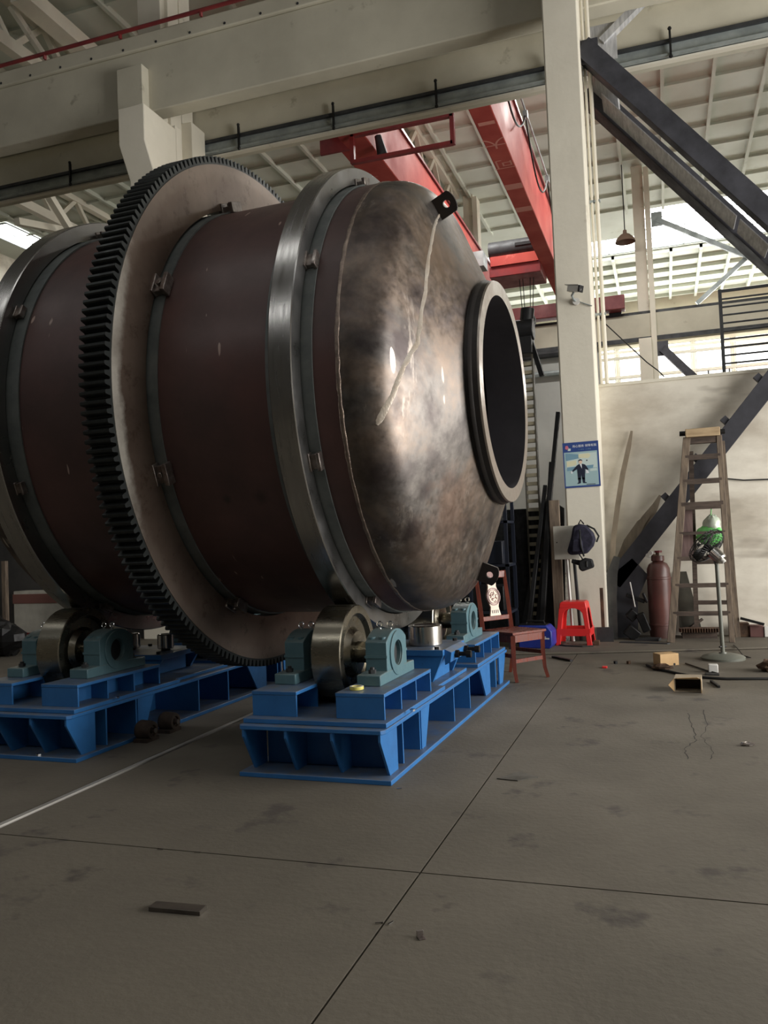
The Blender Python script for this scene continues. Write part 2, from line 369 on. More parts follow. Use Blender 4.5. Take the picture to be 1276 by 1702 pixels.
# ceiling of the second and third bay: ribbed roof slabs, with roof lights beyond the far columns
CZ = 14.2
ce = MB(); ce.box(-26, 12, 11, 32.9+1.6, CZ, CZ+.2); ce.box(-26, -8, 34.5, 39.6, CZ, CZ+.2); ce.box(10, 12, 34.5, 39.6, CZ, CZ+.2); ce.box(-8, -.3, 34.5, 37.4, CZ, CZ+.2)
ce.box(-26, 12, 39.6, 50, CZ, CZ+.2)
ceil = struct(ce.build('ceiling', M_ceil), 'ribbed off-white roof slabs above the crane bay')
for i in range(27):
    x = -22.8+i*1.37
    if x < 11: MB().box(x, x+.10, 12.9, 34.4, CZ-.14, CZ).build('ceiling_rib', M_ceil, ceil)
for i in range(15):
    y = 12.95+i*1.5
    MB().box(-23.5, 11.5, y, y+.10, CZ-.08, CZ).build('cross_rib', M_ceil, ceil)
for i in range(14):
    x = -5.6+i*1.28
    MB().box(x, x+.13, 39.7, 47.6, CZ-.26, CZ).build('ceiling_rib', M_ceil, ceil)
for i in range(6):
    MB().box(-8, 11.5, 39.7+i*1.5, 39.85+i*1.5, CZ-.17, CZ).build('cross_rib', M_ceil, ceil)
# roof lights
def rooflight(n, x0, x1, y0, y1, nx, ny, z=CZ+.1, gm=None):
    p = MB().box(x0, x1, y0, y1, z, z+.02).build('window_%d' % n, gm or M_sky); struct(p)  # number 35 is the added fill strip over the drum
    f = MB()
    for i in range(nx+1): x = x0+(x1-x0)*i/nx; f.box(x-.02, x+.02, y0, y1, z-.04, z)
    for i in range(ny+1): y = y0+(y1-y0)*i/ny; f.box(x0, x1, y-.04, y+.04, z-.05, z)
    f.build('window_frame', M_galv, p)
rooflight(31, -.3, 10, 34.5, 39.6, 6, 4)
rooflight(32, -8, -.3, 37.4, 39.6, 5, 1)
# first bay roof with one long roof light and an added strip to light the drum
c1 = MB(); c1.box(-26, 12, -7.2, .8, 12.6, 12.8); c1.box(-26, 12, 2.0, 11, 12.6, 12.8); c1.box(-26, 12, -18.3, -8.2, 12.6, 12.8)
struct(c1.build('ceiling', M_shed), 'plain roof over the assembly bay')
rooflight(34, -24.6, -23.3, 25.2, 28.0, 2, 1, CZ-.03)
rooflight(35, -16, 8, .8, 2.0, 16, 1, 12.7, M_drumfill)  # fill strip added over the drum to light its top
rooflight(33, -16, 8, -8.2, -7.2, 16, 1, 12.7, M_sky1)

# main column in front of the crane beams
col1 = empty('column', (-.965, 10.75, 0)); struct(col1, 'nearest square white concrete column carrying the poster'); col1['category'] = 'column'
MB().box(-.225, .225, 0, .53, 0, 12.5).build('shaft', M_white, col1, bevel=.02)
MB().box(-.25, .24, -.03, .5, 0, .18).build('column_foot', pm('grubby_foot', lin(120, 112, 100), lin(84, 78, 70), 4, .9), col1, bevel=.01)
# left column with corbel (H shaped shaft)
col2 = empty('column', (-7.72, 10.75, 0)); struct(col2, 'white column with a corbel rising behind the gear wheel'); col2['category'] = 'column'
c = MB(); c.box(0, .47, .87, 1.05, 0, 8.3); c.box(.16, .28, 1.05, 1.38, 0, 12.5); c.box(0, .47, 1.38, 1.81, 0, 8.6)
c.build('shaft', M_white, col2, bevel=.01)
MB().prism([(0, 8.24), (0, 7.66), (.26, 7.2), (.26, 0), (.9, 0), (.9, 8.24)], YZf, 0, .47).build('corbel', M_white, col2, bevel=.015)
c = MB(); c.box(-.22, .22, .92, 1.2, 8.3, 12.6); c.box(-.1, .1, 1.2, 1.5, 8.3, 12.6); c.box(-.22, .22, 1.5, 1.85, 8.3, 12.6)
c.build('upper_shaft', M_white, col2, bevel=.01)
MB().box(-.27, .205, .37, .56, 8.28, 9.12).build('bearing_stub', M_beam, col2, bevel=.01)

# crane beams
cb = empty('crane_beam', (0, 11.3, 0)); struct(cb, 'front concrete crane beam crossing the top of the picture'); cb['category'] = 'beam'
MB().box(-24, 12, 0, .30, 8.42, 9.45).build('beam_web', M_beam, cb, bevel=.02)
MB().box(-24, 12, -.05, .40, 9.45, 9.70).build('beam_flange', M_beam, cb, bevel=.02)
bb = MB()
for i in range(40):
    x = -16+i*.62
    bb.cyl((x, -.056, 9.5), (x, -.02, 9.5), .022, n=6)
bb.build('bolt_row', M_darkmetal, cb)
cb2 = empty('crane_beam', (0, 12.6, 0)); struct(cb2, 'rear crane beam edged with a grey steel channel'); cb2['category'] = 'beam'
MB().box(-24, 12, .05, .35, 8.24, 9.25).build('beam_web', M_beam, cb2, bevel=.02)
MB().box(-24, 12, -.02, .04, 9.05, 9.25).build('ledge', M_beam, cb2, bevel=.01)
m = MB(); m.box(-24, 12, -.05, .04, 8.22, 8.25); m.box(-24, 12, .02, .045, 8.22, 8.47)
m.build('steel_channel', M_galv, cb2)
MB().box(-24, 12, -.03, .02, 8.42, 8.47).build('channel_lip', M_darkmetal, cb2)
MB().box(-24, 12, .045, .14, 8.19, 8.24).build('soffit_strip', M_white, cb2)
m = MB()
for i in range(12):
    x = -13.6+i*1.75
    m.box(x, x+.03, -.075, -.03, 8.2, 8.58); m.sphere((x+.015, -.06, 8.6), .03, 6, 4); m.sphere((x+.015, -.06, 8.19), .03, 6, 4)
m.build('channel_clips', M_black, cb2)
# red conductor rail on the front beam
t = empty('conductor_rail', (0, 11.25, 9.7)); tag(t, 'thin red conductor rail along the top of the front crane beam', 'rail')
m = MB(); m.tube([(-24, -.02, .09), (12, -.02, .09)], .032, 8); m.build('rail_tube', M_reddark, t)
m = MB()
for i in range(16): m.box(-20+i*1.5, -19.97+i*1.5, -.04, .02, 0, .1)
m.build('rail_support', M_reddark, t)

# far runway beam, columns and bracing on the far side of the crane bay
fb = empty('crane_beam', (0, 30, 0)); struct(fb, 'far crane beam seen right of the near column'); fb['category'] = 'beam'
MB().box(-24, 12, 0, .4, 7.95, 8.9).build('beam_web', M_beam, fb, bevel=.02)
m = MB(); m.box(-24, 12, -.06, -.0, 7.93, 8.08); m.build('lower_channel', M_darkmetal, fb)
MB().box(-24, 12, .12, .26, 8.9, 9.02).build('crane_rail', M_darkmetal, fb)
for k, (x, lab) in enumerate(((-.55, 'slim far column rising above the partition wall'), (-6.6, 'far column hidden mostly by the drum'), (5.6, 'far column beyond the right edge'))):
    c = empty('column', (x, 29.75, 0)); struct(c, lab); c['category'] = 'column'
    MB().box(0, .42, 0, .25, 0, 8.0).build('shaft', M_white, c, bevel=.01)
    MB().box(.02, .40, .45, .9, 7.9, 14.2).build('upper_shaft', M_white, c, bevel=.01)
    MB().box(.42, .6, .15, .7, 0, 14.0).build('rear_flange', M_white, c, bevel=.01)
def brace(name, p, q, wd, hg, mat, label, cat='brace'):
    o = empty(name, p); m = MB(); m.bar((0, 0, 0), Vector(q)-Vector(p), wd, hg); m.build('brace_bar', mat, o)
    m = MB(); d = (Vector(q)-Vector(p)); m.box(-.16, .2, -.02, .02, -.25, .25); m.build('gusset_plate', mat, o)
    return tag(o, label, cat)
brace('wind_brace', (.22, 30.1, 12.16), (4.9, 30.1, 9.3), .1, .16, M_galv, 'grey wind brace sloping down right behind the far column')
brace('wind_brace', (5.2, 30.3, 12.2), (1.4, 30.3, 9.1), .1, .14, M_galv, 'grey wind brace sloping down left, crossing the other behind the railing')
brace('knee_brace', (.2, 29.9, 7.6), (1.5, 29.9, 6.1), .22, .26, M_bracedark, 'dark knee brace below the far crane beam')
# far roof purlins / rails of third bay
m0 = [(9.2, 33.5), (10.1, 34.5), (10.6, 40.2), (9.6, 41), (8.8, 42)]
for k, (z, y) in enumerate([(9.3, 39.5), (10.2, 42.5), (11.2, 43.5), (8.6, 40.5), (12.2, 45.0)]):
    o = MB().box(-10, 11.5, y, y+.1, z, z+.12).build('roof_tie', M_white)
    tag(o, ['lowest', 'second', 'third', 'low', 'topmost'][k]+' white roof tie crossing the third bay ' + ['behind the far crane beam', 'above the far crane beam', 'below the roof light', 'just over the crane rail', 'under the far ceiling'][k], 'tie', None, 'structure')

# trusses of the crane bay
def truss(x, lab):
    o = empty('roof_truss', (x, 12.9, 12.3)); struct(o, lab); o['category'] = 'truss'
    MB().box(-.12, .12, 0, 17, .55, .85).build('bottom_chord', M_white, o)
    MB().box(-.12, .12, 0, 17, 1.7, 1.9).build('top_chord', M_white, o)
    for i in range(8):
        y = i*2.1
        MB().bar((0, y+.1, .8), (0, y+1.05, 1.75), .14, .14, (1, 0, 0)).build('web_member', M_white, o)
        MB().bar((0, y+1.15, 1.75), (0, y+2.0, .8), .14, .14, (1, 0, 0)).build('web_member', M_white, o)
    return o
truss(-6.75, 'white roof truss crossing above the red crane')
truss(-13.6, 'white roof truss above the left end of the crane beams')
truss(-19.5, 'white roof truss at the far left')
# a rafter and hanger at the upper left
o = empty('rafter', (-13.0, 15.0, 13.6)); tag(o, 'thick white rafter at the top left corner', 'rafter', None, 'structure')
MB().bar((0.2, -.6, .1), (-.2, 4.6, .35), .45, .35).build('rafter_beam', M_white, o)
MB().bar((-.3, -.3, .1), (.1, .9, -1.2), .12, .12).build('hanger_bar', M_white, o)
for k, (y0, z0, y1, z1) in enumerate([(13.4, 9.9, 16.5, 11.6), (14.0, 11.7, 17.0, 9.3), (15.5, 9.2, 22, 10.6)]):
    o = MB().bar((-13.2-k*.4, y0, z0), (-13.2-k*.4, y1, z1), .16, .16).build('roof_strut', M_white)
    tag(o, ['rising white strut under the rear beam at the left', 'falling white strut crossing it at the left', 'long flat white strut low at the left'][k], 'strut', None, 'structure')

# CHUNK2
# ================================================================== THE DRUM
DR = empty('rotary_drum', (-1.96, 6.05, .693), rot=(0, 0, R(-1.978)))
tag(DR, 'huge maroon steel drum with ring gear and dished end resting on the blue roller frames', 'drum')
ZC = (0, 0, 1.712)
def dpart(mb, name, mat, **k): return mb.build(name, mat, DR, loc=ZC, **k)
RS = 1.575
N = 160
m = MB(); m.lathe([(-2.50, RS), (.262, RS)], 'x', N); shell = dpart(m, 'shell', M_maroon)
m = MB(); m.lathe([(-2.5, 1.545), (.9, .70)], 'x', 96); dpart(m, 'lining', M_drumin)
# primer bands under tires and gear
for s0, s1 in ((-.21, .10), (-1.32, -.985), (-2.44, -2.11)):
    prof = [(s0, RS+.001), (s0, RS+.012), (s1, RS+.012), (s1, RS+.001)]
    m = MB(); m.lathe(prof, 'x', N); b = dpart(m, 'primer_band', M_pad)
# riding rings
for s0, s1 in ((-.125, .028), (-2.385, -2.212)):
    ro, ri, e = 1.712, 1.597, .006
    prof = [(s0, ri), (s0, ro-e), (s0+e, ro), (s1-e, ro), (s1, ro-e), (s1, ri)]
    m = MB(); m.lathe(prof, 'x', 220, closed=True, mis=[1, 0, 0, 0, 1, 1]); dpart(m, 'riding_ring', [M_tire, M_tireface])
# ring gear
NT = 216; rr, rt_ = 1.946, 1.994; pts = []
for k in range(NT):
    a0 = 2*PI*k/NT; p = 2*PI/NT
    for f, r in ((0, rr+.006), (.10, rr), (.24, rr), (.34, rr+.006), (.44, rt_-.008), (.52, rt_), (.78, rt_), (.90, rt_-.008)): pts.append((a0+f*p, r))
n = len(pts); g0, g1 = -1.25, -1.058
vs = []
for s in (g0, g1):
    vs += [(s, r*math.cos(a), r*math.sin(a)) for a, r in pts]; vs += [(s, 1.90*math.cos(a), 1.90*math.sin(a)) for a, r in pts]
fs = []
for i in range(n):
    j = (i+1) % n
    fs += [(i, j, 2*n+j, 2*n+i), (i, n+i, n+j, j), (2*n+i, 2*n+j, 3*n+j, 3*n+i), (n+i, 3*n+i, 3*n+j, n+j)]
m = MB(); m.add(vs, fs); dpart(m, 'tooth_rim', M_tooth, smooth=25)
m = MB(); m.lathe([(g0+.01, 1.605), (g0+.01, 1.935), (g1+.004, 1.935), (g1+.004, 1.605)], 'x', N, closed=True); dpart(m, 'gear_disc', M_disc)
# right dished end
prof = [(.255, RS), (.30, 1.570)]
cx_, cy_, rk, s1_, R1_ = .30, 1.570-.28, .28, .815, .79
dx, dy = s1_-cx_, R1_-cy_; D = math.hypot(dx, dy); th = math.atan2(dy, dx)+math.acos(rk/D)
HP = [(.255, RS)]+[(cx_+rk*math.cos(PI/2+(th-PI/2)*i/16), cy_+rk*math.sin(PI/2+(th-PI/2)*i/16)) for i in range(17)]
ec = HP[-1]; HP += [(ec[0]+(s1_-ec[0])*k/4, ec[1]+(R1_-ec[1])*k/4) for k in range(1, 5)]
m = MB(); m.lathe(HP, 'x', N); dpart(m, 'dished_end', M_head, smooth=40)
def head_r(s):
    for (a, ra), (b, rb) in zip(HP, HP[1:]):
        if a <= s <= b: return ra+(rb-ra)*(s-a)/(b-a)
    return HP[-1][1]
# left end (only its lower edge shows)
m = MB(); m.lathe([(-2.50, RS), (-2.62, 1.56), (-2.78, 1.44), (-2.86, 1.30), (-3.10, .80), (-3.25, .79), (-3.25, .70)], 'x', 96); dpart(m, 'rear_end', M_head, smooth=40)
# outlet neck and its ring face
m = MB(); m.lathe([(.70, .802), (.895, .802), (.908, .797), (.908, .698), (.60, .698)], 'x', 120, mis=[0, 2, 1, 3, 3])
dpart(m, 'outlet_neck', [M_neck, M_ringface, M_ringface, M_drumin])
m = MB(); m.lathe([(.835, .815), (.85, .812), (.86, .803)], 'x', 96); dpart(m, 'neck_seam', M_neck)
# seams
def ringbead(s, r, wd, name, seg=200):
    m = MB(); vs = []; fs = []; k = 6
    for j in range(seg):
        t = 2*PI*j/seg; ww = wd*(.8+.4*random.random()); ds = random.uniform(-.003, .003)
        for i in range(k+1):
            a = PI*i/k; vs.append((s+ds+ww*math.cos(a), (r+ww*.45*math.sin(a))*math.cos(t), (r+ww*.45*math.sin(a))*math.sin(t)))
    for j in range(seg):
        for i in range(k): a = j*(k+1)+i; b = ((j+1) % seg)*(k+1)+i; fs.append((a, b, b+1, a+1))
    m.add(vs, fs); return dpart(m, name, M_weldbead, smooth=60)
ringbead(.258, RS-.001, .013, 'weld_seam'); ringbead(-2.50, RS-.001, .013, 'weld_seam')
def strip(path, wd, mat, name, lift=.003):
    m = MB(); P = []
    for (a, b), (c, d) in zip(path, path[1:]):
        for i in range(8): P.append((a+(c-a)*i/8, b+(d-b)*i/8))
    P.append(path[-1]); vs = []; fs = []
    def pt(s, t): r = head_r(s)+lift; return Vector((s+lift*.6, r*math.cos(R(t)), r*math.sin(R(t))))
    for i, (s, t) in enumerate(P):
        a = pt(*P[max(i-1, 0)]); b = pt(*P[min(i+1, len(P)-1)]); d = (b-a).normalized(); c = pt(s, t)
        nrm = Vector((.5, math.cos(R(t)), math.sin(R(t)))).normalized(); x = d.cross(nrm).normalized()
        ww = wd*(.45+.6*i/len(P))*(.75+.5*random.random())*(1 if 0 < i < len(P)-1 else .3); vs += [c-x*ww-nrm*.004, c+nrm*.003, c+x*ww-nrm*.004]
    for i in range(len(P)-1):
        for k in (0, 1): a = 3*i+k; fs.append((a, a+1, a+4, a+3))
    m.add(vs, fs); return dpart(m, name, mat, smooth=60)
strip([(.60, 112), (.635, 135), (.65, 155), (.630, 173), (.53, 188), (.45, 194)], .028, M_weld, 'ground_seam')
# stop blocks round the rings
def block(s, r, t, sz, kind):
    m = MB(); a, b, h = sz
    m.box(-a, a, -b*.8, b*.8, -h, h*.45); m.box(-a*1.1, -a*.5, -b, b, -h, h*1.3); m.box(a*.5, a*1.1, -b, b, -h, h*1.25)
    if kind: m.cyl((0, 0, h*.4), (0, 0, h*1.2), a*.34, n=10)
    o = m.build('stop_block', M_block, DR, bevel=.004)
    # local: x along axis, y tangential, z radial
    rad = Vector((0, math.cos(R(t)), math.sin(R(t)))); tan = Vector((0, -math.sin(R(t)), math.cos(R(t))))
    mt = Matrix((Vector((1, 0, 0)), tan, rad)).transposed().to_4x4(); mt.translation = Vector(ZC)+Vector((s, 0, 0))+rad*r
    o.matrix_local = mt; return o
for k in range(8):
    block(.058, 1.603, 155.3+45*k, (.040, .056, .024), False)
    block(-1.015, 1.612, 155.3+45*k, (.055, .072, .034), True)
    block(-2.19, 1.612, 156+45*k, (.034, .045, .02), False)
# lifting lugs
for t in (111.8, 281.0, 20):
    s_, r_ = .588, head_r(.588)
    rad = Vector((0, math.cos(R(t)), math.sin(R(t)))); ax = Vector((1, 0, 0))
    gen = (ax*(s1_-ec[0])+rad*(R1_-ec[1])).normalized(); tan = Vector((0, -math.sin(R(t)), math.cos(R(t)))); nor = gen.cross(tan)
    if nor.x < 0: nor = -nor
    outer = []; NN = 28
    for i in range(NN):
        a = 2*PI*i/NN; x, z = math.cos(a), math.sin(a)
        outer.append((.075*max(-1, min(1, x*1.35)), .075+.072*z if z > 0 else .075+max(-.105, .15*z)))
    inner = [(.026*math.cos(2*PI*i/NN), .08+.026*math.sin(2*PI*i/NN)) for i in range(NN)]
    m = MB(); m.holed(outer, inner, lambda a, b, d: (a, d, b), -.012, .012)
    o = m.build('lifting_lug', M_lug, DR)
    mt = Matrix((gen, tan, nor)).transposed().to_4x4(); mt.translation = Vector(ZC)+ax*s_+rad*r_; o.matrix_local = mt

# ================================================================== ROLLER STATIONS
def make_station(loc, label, thr):
    S = empty('roller_station', loc, R(-1.2)); tag(S, label, 'roller frame', 'blue roller frames under the drum')
    B = lambda mb, name, par=S, mat=M_blue, **k: mb.build(name, mat, par, **k)
    B(MB().box(-.478, .478, -1.65, 1.65, 0, .028), 'base_plate', bevel=.003)
    B(MB().prism([(-.46, -1.66), (-.44, -1.69), (.44, -1.69), (.46, -1.66), (.46, 1.66), (.44, 1.69), (-.44, 1.69), (-.46, 1.66)], XYf, .286, .310), 'top_plate', bevel=.003)
    for v in (-1.285, -.95, -.12, .35, .95, 1.285): B(MB().box(-.43, .43, v-.008, v+.008, .028, .286), 'web_plate')
    for v in (-1.40, 1.40): B(MB().box(-.41, .41, v-.007, v+.007, .028, .286), 'end_plate')
    B(MB().box(-.008, .008, -1.39, 1.39, .028, .286), 'centre_web')
    for u in (-.425, -.15, .14, .430):
        for sg in (-1, 1):
            P_ = [(-1.685, .286), (-1.685, .243), (-1.55, .028), (-1.408, .028), (-1.408, .286)]
            B(MB().prism([(a*-sg, b) for a, b in P_], YZf, u-.007, u+.007), 'gusset')
    for u in (-.430, .430):
        B(MB().prism([(-.94, .286), (-.94, .028), (-.86, .028), (-.74, .286)], YZf, u-.007, u+.007), 'gusset')
        B(MB().prism([(.67, .286), (.86, .028), (1.04, .028), (1.04, .286)], YZf, u-.007, u+.007), 'gusset')
    B(MB().box(-.452, .455, -1.63, -.42, .311, .339), 'sole_plate', bevel=.003)
    B(MB().box(-.452, .455, .55, 1.63, .311, .339), 'sole_plate', bevel=.003)
    B(MB().box(-.20, .40, -.41, .40, .311, .336), 'sole_plate', bevel=.003)
    for (u0, u1) in ((-.43, -.137), (.118, .418)):
        for (v0, v1) in ((-1.55, -.63), (.63, 1.55)):
            p = B(MB().box(u0-.002, u1+.002, v0-.002, v1+.002, .465, .487), 'pedestal', bevel=.003)
            for v in (v0, v1-.014): B(MB().box(u0, u1, v, v+.014, .339, .465), 'end_plate', p, bevel=.002)
            B(MB().box((u0+u1)/2-.007, (u0+u1)/2+.007, v0+.014, v1-.014, .339, .465), 'pedestal_web', p)
            for f in (.34, .66): v = v0+(v1-v0)*f; B(MB().box(u0+.004, u1-.004, v-.007, v+.007, .339, .465), 'rib', p)
    zc = .648
    for v in (-1.0, 1.0):
        for (u0, u1, out) in ((.165, .318, 1), (-.392, -.246, -1)):
            NN = 36; prof = []
            for i in range(NN):
                a = 2*PI*i/NN-PI/2; x, z = math.cos(a), math.sin(a)
                k = 1/max(abs(x)/.19, (-z/.110 if z < 0 else z/.152), 1e-6)
                y, zz = x*k, z*k
                if z > 0: # arched cap with shoulders
                    y = .19*max(-1, min(1, x*1.18)); zz = .085+.067*(1-(min(1, abs(y)/.19))**2.2) if z > .42 else z/.42*.085
                prof.append((v+y, zc+zz))
            inner = [(v+.078*math.cos(2*PI*i/NN-PI/2), zc+.078*math.sin(2*PI*i/NN-PI/2)) for i in range(NN)]
            b = B(MB().holed(prof, inner, YZf, u0+.008, u1-.004), 'bearing_housing', mat=M_teal, bevel=.004)
            f_ = MB().prism([(v-.33, .487), (v-.33, .553), (v-.2, .558), (v+.2, .558), (v+.33, .553), (v+.33, .487)], YZf, u0, u1)
            B(f_, 'foot', b, M_teal, bevel=.006)
            xo = u1 if out > 0 else u0+.008
            cir = lambda r: [(v+r*math.cos(2*PI*i/NN), zc+r*math.sin(2*PI*i/NN)) for i in range(NN)]
            B(MB().holed(cir(.140), cir(.080), YZf, xo-.006, xo+.006), 'bearing_cover', b, M_teal, bevel=.002)
            B(MB().cyl((u0+.02, v, zc), (u1-.03, v, zc), .077, n=28), 'bore_plug', b, M_darkmetal)
            B(MB().box(u0+.004, u1-.002, v-.196, v-.145, zc-.012, zc+.004).box(u0+.004, u1-.002, v+.145, v+.196, zc-.012, zc+.004), 'cap_joint', b, M_teal)
            m = MB()
            for yy in (-.15, .15):
                m.cyl(((u0+u1)/2-.035, v+yy, zc+.02), ((u0+u1)/2-.035, v+yy, zc+.115), .022, n=12); m.cyl(((u0+u1)/2+.035, v+yy, zc+.02), ((u0+u1)/2+.035, v+yy, zc+.115), .022, n=12)
            B(m, 'cap_bolts', b, M_teal)
            for yy in (-.26, .26): B(MB().cyl(((u0+u1)/2, v+yy, .55), ((u0+u1)/2, v+yy, .578), .024, n=6).cyl(((u0+u1)/2, v+yy, .575), ((u0+u1)/2, v+yy, .592), .014, n=8), 'foot_bolt', b, M_darkmetal, smooth=20)
            for uu in (.04, .112):
                m = MB(); m.tube([(u0+uu+.018*math.cos(a), v+.004*math.sin(a), zc+.178+.018*math.sin(a)) for a in [2*PI*i/14 for i in range(15)]], .005, 6)
                m.cyl((u0+uu, v, zc+.145), (u0+uu, v, zc+.162), .008, n=8); B(m, 'eye_bolt', b, M_chrome)
        m = MB(); r_ = .306
        m.lathe([(-.152, .10), (-.152, r_-.055), (-.15, r_-.006), (-.144, r_), (.044, r_), (.05, r_-.006), (.05, r_-.055), (.02, r_-.075), (.012, .165), (.048, .135), (.05, .07)], 'x', 72, c=(0, v, zc))
        rl = B(m, 'support_roller', mat=M_roller)
        B(MB().cyl((-.30, v, zc), (.22, v, zc), .068, n=28), 'shaft', rl, M_roller)
    for (u, r_, z0, z1) in thr['rollers']:
        e = .008
        o = B(MB().lathe([(z0, .01), (z0, r_-e), (z0+e, r_), (z1-e, r_), (z1, r_-e), (z1, r_*.72), (z1-.006, r_*.68), (z1-.006, .01)], 'z', 48, c=(u, 0, 0)), 'thrust_roller', mat=M_silver)
        B(MB().cyl((u, 0, z0-.04), (u, 0, z0+.001), r_*.55, n=20), 'pin', o, M_darkmetal)
    u0, u1, z1 = thr['block']
    m = MB()
    for v in (-.28, .25): m.prism([(u0, z1-.05), (u0+.06, .336), (u1-.09, .336), (u1-.005, z1-.05)], XZf, v, v+.03)
    bl = B(m, 'thrust_block', bevel=.002)
    B(MB().box(u0, u1, -.30, .30, z1-.05, z1-.008), 'block_top', bl, bevel=.003)
    B(MB().box(u0+.08, u1-.10, -.2, .2, .336, z1-.05), 'block_core', bl)
    if thr.get('bolts'):
        B(MB().prism([(u1, z1-.12), (u1+.04, z1-.1), (u1+.05, z1-.03), (u1, z1-.008)], XZf, -.26, .20), 'bolt_lug', bl)
        for v in (-.14, .12):
            m = MB(); m.cyl((u1+.01, v, z1-.055), (u1+.155, v, z1-.055), .016, n=10); m.cyl((u1+.05, v, z1-.055), (u1+.075, v, z1-.055), .03, n=6); m.cyl((u1+.13, v, z1-.055), (u1+.165, v, z1-.055), .028, n=6)
            B(m, 'adjusting_bolt', bl, M_black, smooth=20)
    m = MB()
    for uu in (u0+.12, u1-.06):
        for v in (-.25, .25): m.cyl((uu, v, z1-.01), (uu, v, z1+.012), .018, n=6)
    B(m, 'block_bolts', bl, M_black)
    return S
S1 = make_station((-1.9525, 6.0635, 0), 'front blue roller frame under the drum at the dished end, beside the wooden chair',
                  {'rollers': [(.195, .128, .565, .718), (-.30, .10, .565, .70)], 'block': (-.40, .415, .575), 'bolts': 1})
S2 = make_station((-4.1375, 6.1585, 0), 'second blue roller frame under the drum, cut off by the left edge of the picture',
                  {'rollers': [(-.33, .09, .52, .65), (.04, .07, .52, .645)], 'block': (-.42, .20, .515)})
# ================================================================== RED BRIDGE CRANE (one thing)
def as_mesh(name, cu):
    t = bpy.data.objects.new(name, cu); COL.objects.link(t); bpy.context.view_layer.update()
    me = bpy.data.meshes.new_from_object(t.evaluated_get(bpy.context.evaluated_depsgraph_get()))
    bpy.data.objects.remove(t); o = bpy.data.objects.new(name, me); COL.objects.link(o); return o
CR = empty('bridge_crane', (-3, 12, 9.3)); tag(CR, 'red double girder bridge crane spanning the bay behind the columns', 'crane')
def cpart(mb, name, mat=M_red, par=None, **k):
    o = mb.build(name, mat, par or CR, loc=(0, 0, 0), **k)
    if par is None: o.location = (3, -12, -9.3)
    return o
cpart(MB().box(-5.85, -5.18, 14.4, 29.9, 9.3, 10.55), 'girder', bevel=.02)
cpart(MB().box(-3.08, -2.66, 12.9, 29.9, 9.3, 10.75), 'girder', bevel=.02)
cpart(MB().box(-5.9, -5.13, 14.4, 29.9, 10.55, 10.62), 'rail_plate', M_reddark); cpart(MB().box(-3.13, -2.61, 12.9, 29.9, 10.75, 10.82), 'rail_plate', M_reddark)
et = MB(); et.box(-6.6, -.95, 29.55, 30.05, 9.06, 9.55); cpart(et, 'end_truck', M_reddark, bevel=.02)
m = MB()
for x in (-6.2, -1.3): m.cyl((x, 30.1, 9.1), (x, 30.22, 9.1), .22, n=20)
cpart(m, 'truck_wheels', M_darkmetal)
# hanging guard frame under the left girder
m = MB(); y = 14.98
for (x0, z0, x1, z1) in ((-5.42, 9.29, -3.38, 9.29), (-5.36, 8.76, -3.40, 8.76)): m.bar((x0, y, z0), (x1, y, z1), .10, .07)
for x in (-5.40, -3.40): m.bar((x, y, 8.73), (x, y, 9.32), .10, .08)
cpart(m, 'guard_frame', M_reddark)
cpart(MB().prism([(-6.05, 9.0), (-6.05, 9.35), (-5.72, 9.35), (-5.45, 9.0)], XZf, 14.9, 14.96), 'end_plate', M_reddark)
for (x, y) in ((-5.12, 15.5), (-5.12, 18.6)): cpart(MB().cyl((x+.08, y, 9.45), (x+.16, y, 9.05), .07, .11, n=12), 'girder_lamp', M_darkmetal)
# hoist trolley between the girders
h = MB(); h.box(-4.55, -3.05, 24.1, 25.4, 9.02, 9.34); hs = cpart(h, 'hoist_trolley', M_reddark, bevel=.02)
m = MB(); m.box(-4.5, -3.1, 24.05, 25.0, 9.34, 9.62); m.build('drum_guard', M_red, hs)
m = MB(); m.cyl((-4.55, 24.3, 9.85), (-3.1, 24.3, 9.85), .28, n=18); m.build('hoist_motor', M_darkmetal, hs)
MB().box(-3.75, -3.2, 24.0, 24.04, 9.84, 9.93).build('motor_slot', M_black, hs)
MB().box(-5.1, -4.75, 24.3, 24.9, 9.5, 9.95).build('control_box', M_galv, hs)
m = MB()
for dx in (0, .1, .32, .42): m.tube([(-3.75+dx, 24.6, 9.02), (-3.7+dx*.7, 24.6, 7.9)], .012, 5)
m.build('hoist_rope', M_black, hs)
m = MB(); m.sphere((-3.53, 24.6, 7.75), .2, 12, 8, (1, .6, 1.3)); m.cyl((-3.53, 24.45, 7.75), (-3.53, 24.75, 7.75), .2, n=16)
m.tube([(-3.53+.13*math.sin(a), 24.6, 7.28+.13*math.cos(a)) for a in [i*.5 for i in range(10)]], .04, 8)
m.build('hook_block', M_black, hs)
# festoon cable looped along the right girder
fe = MB(); pts = []
def loop(y0, y1, z, sag): return [(-2.5, y0+(y1-y0)*i/14, z-sag*(1-(2*i/14-1)**2)) for i in range(15)]
for (a, b_) in ((13.2, 14.8), (14.8, 18.4), (18.4, 22.0), (22.0, 25.4)): pts += loop(a, b_, 10.75, .9)
fe.tube(pts, .022, 6); cpart(fe, 'festoon_cable', M_cable)
m = MB(); m.tube([(-2.5, 13, 10.86), (-2.5, 29, 10.86)], .025, 6)
for y in (14.8, 18.4, 22.0, 25.4): m.box(-2.55, -2.45, y-.06, y+.06, 10.68, 10.84)
cpart(m, 'festoon_track', M_galv)
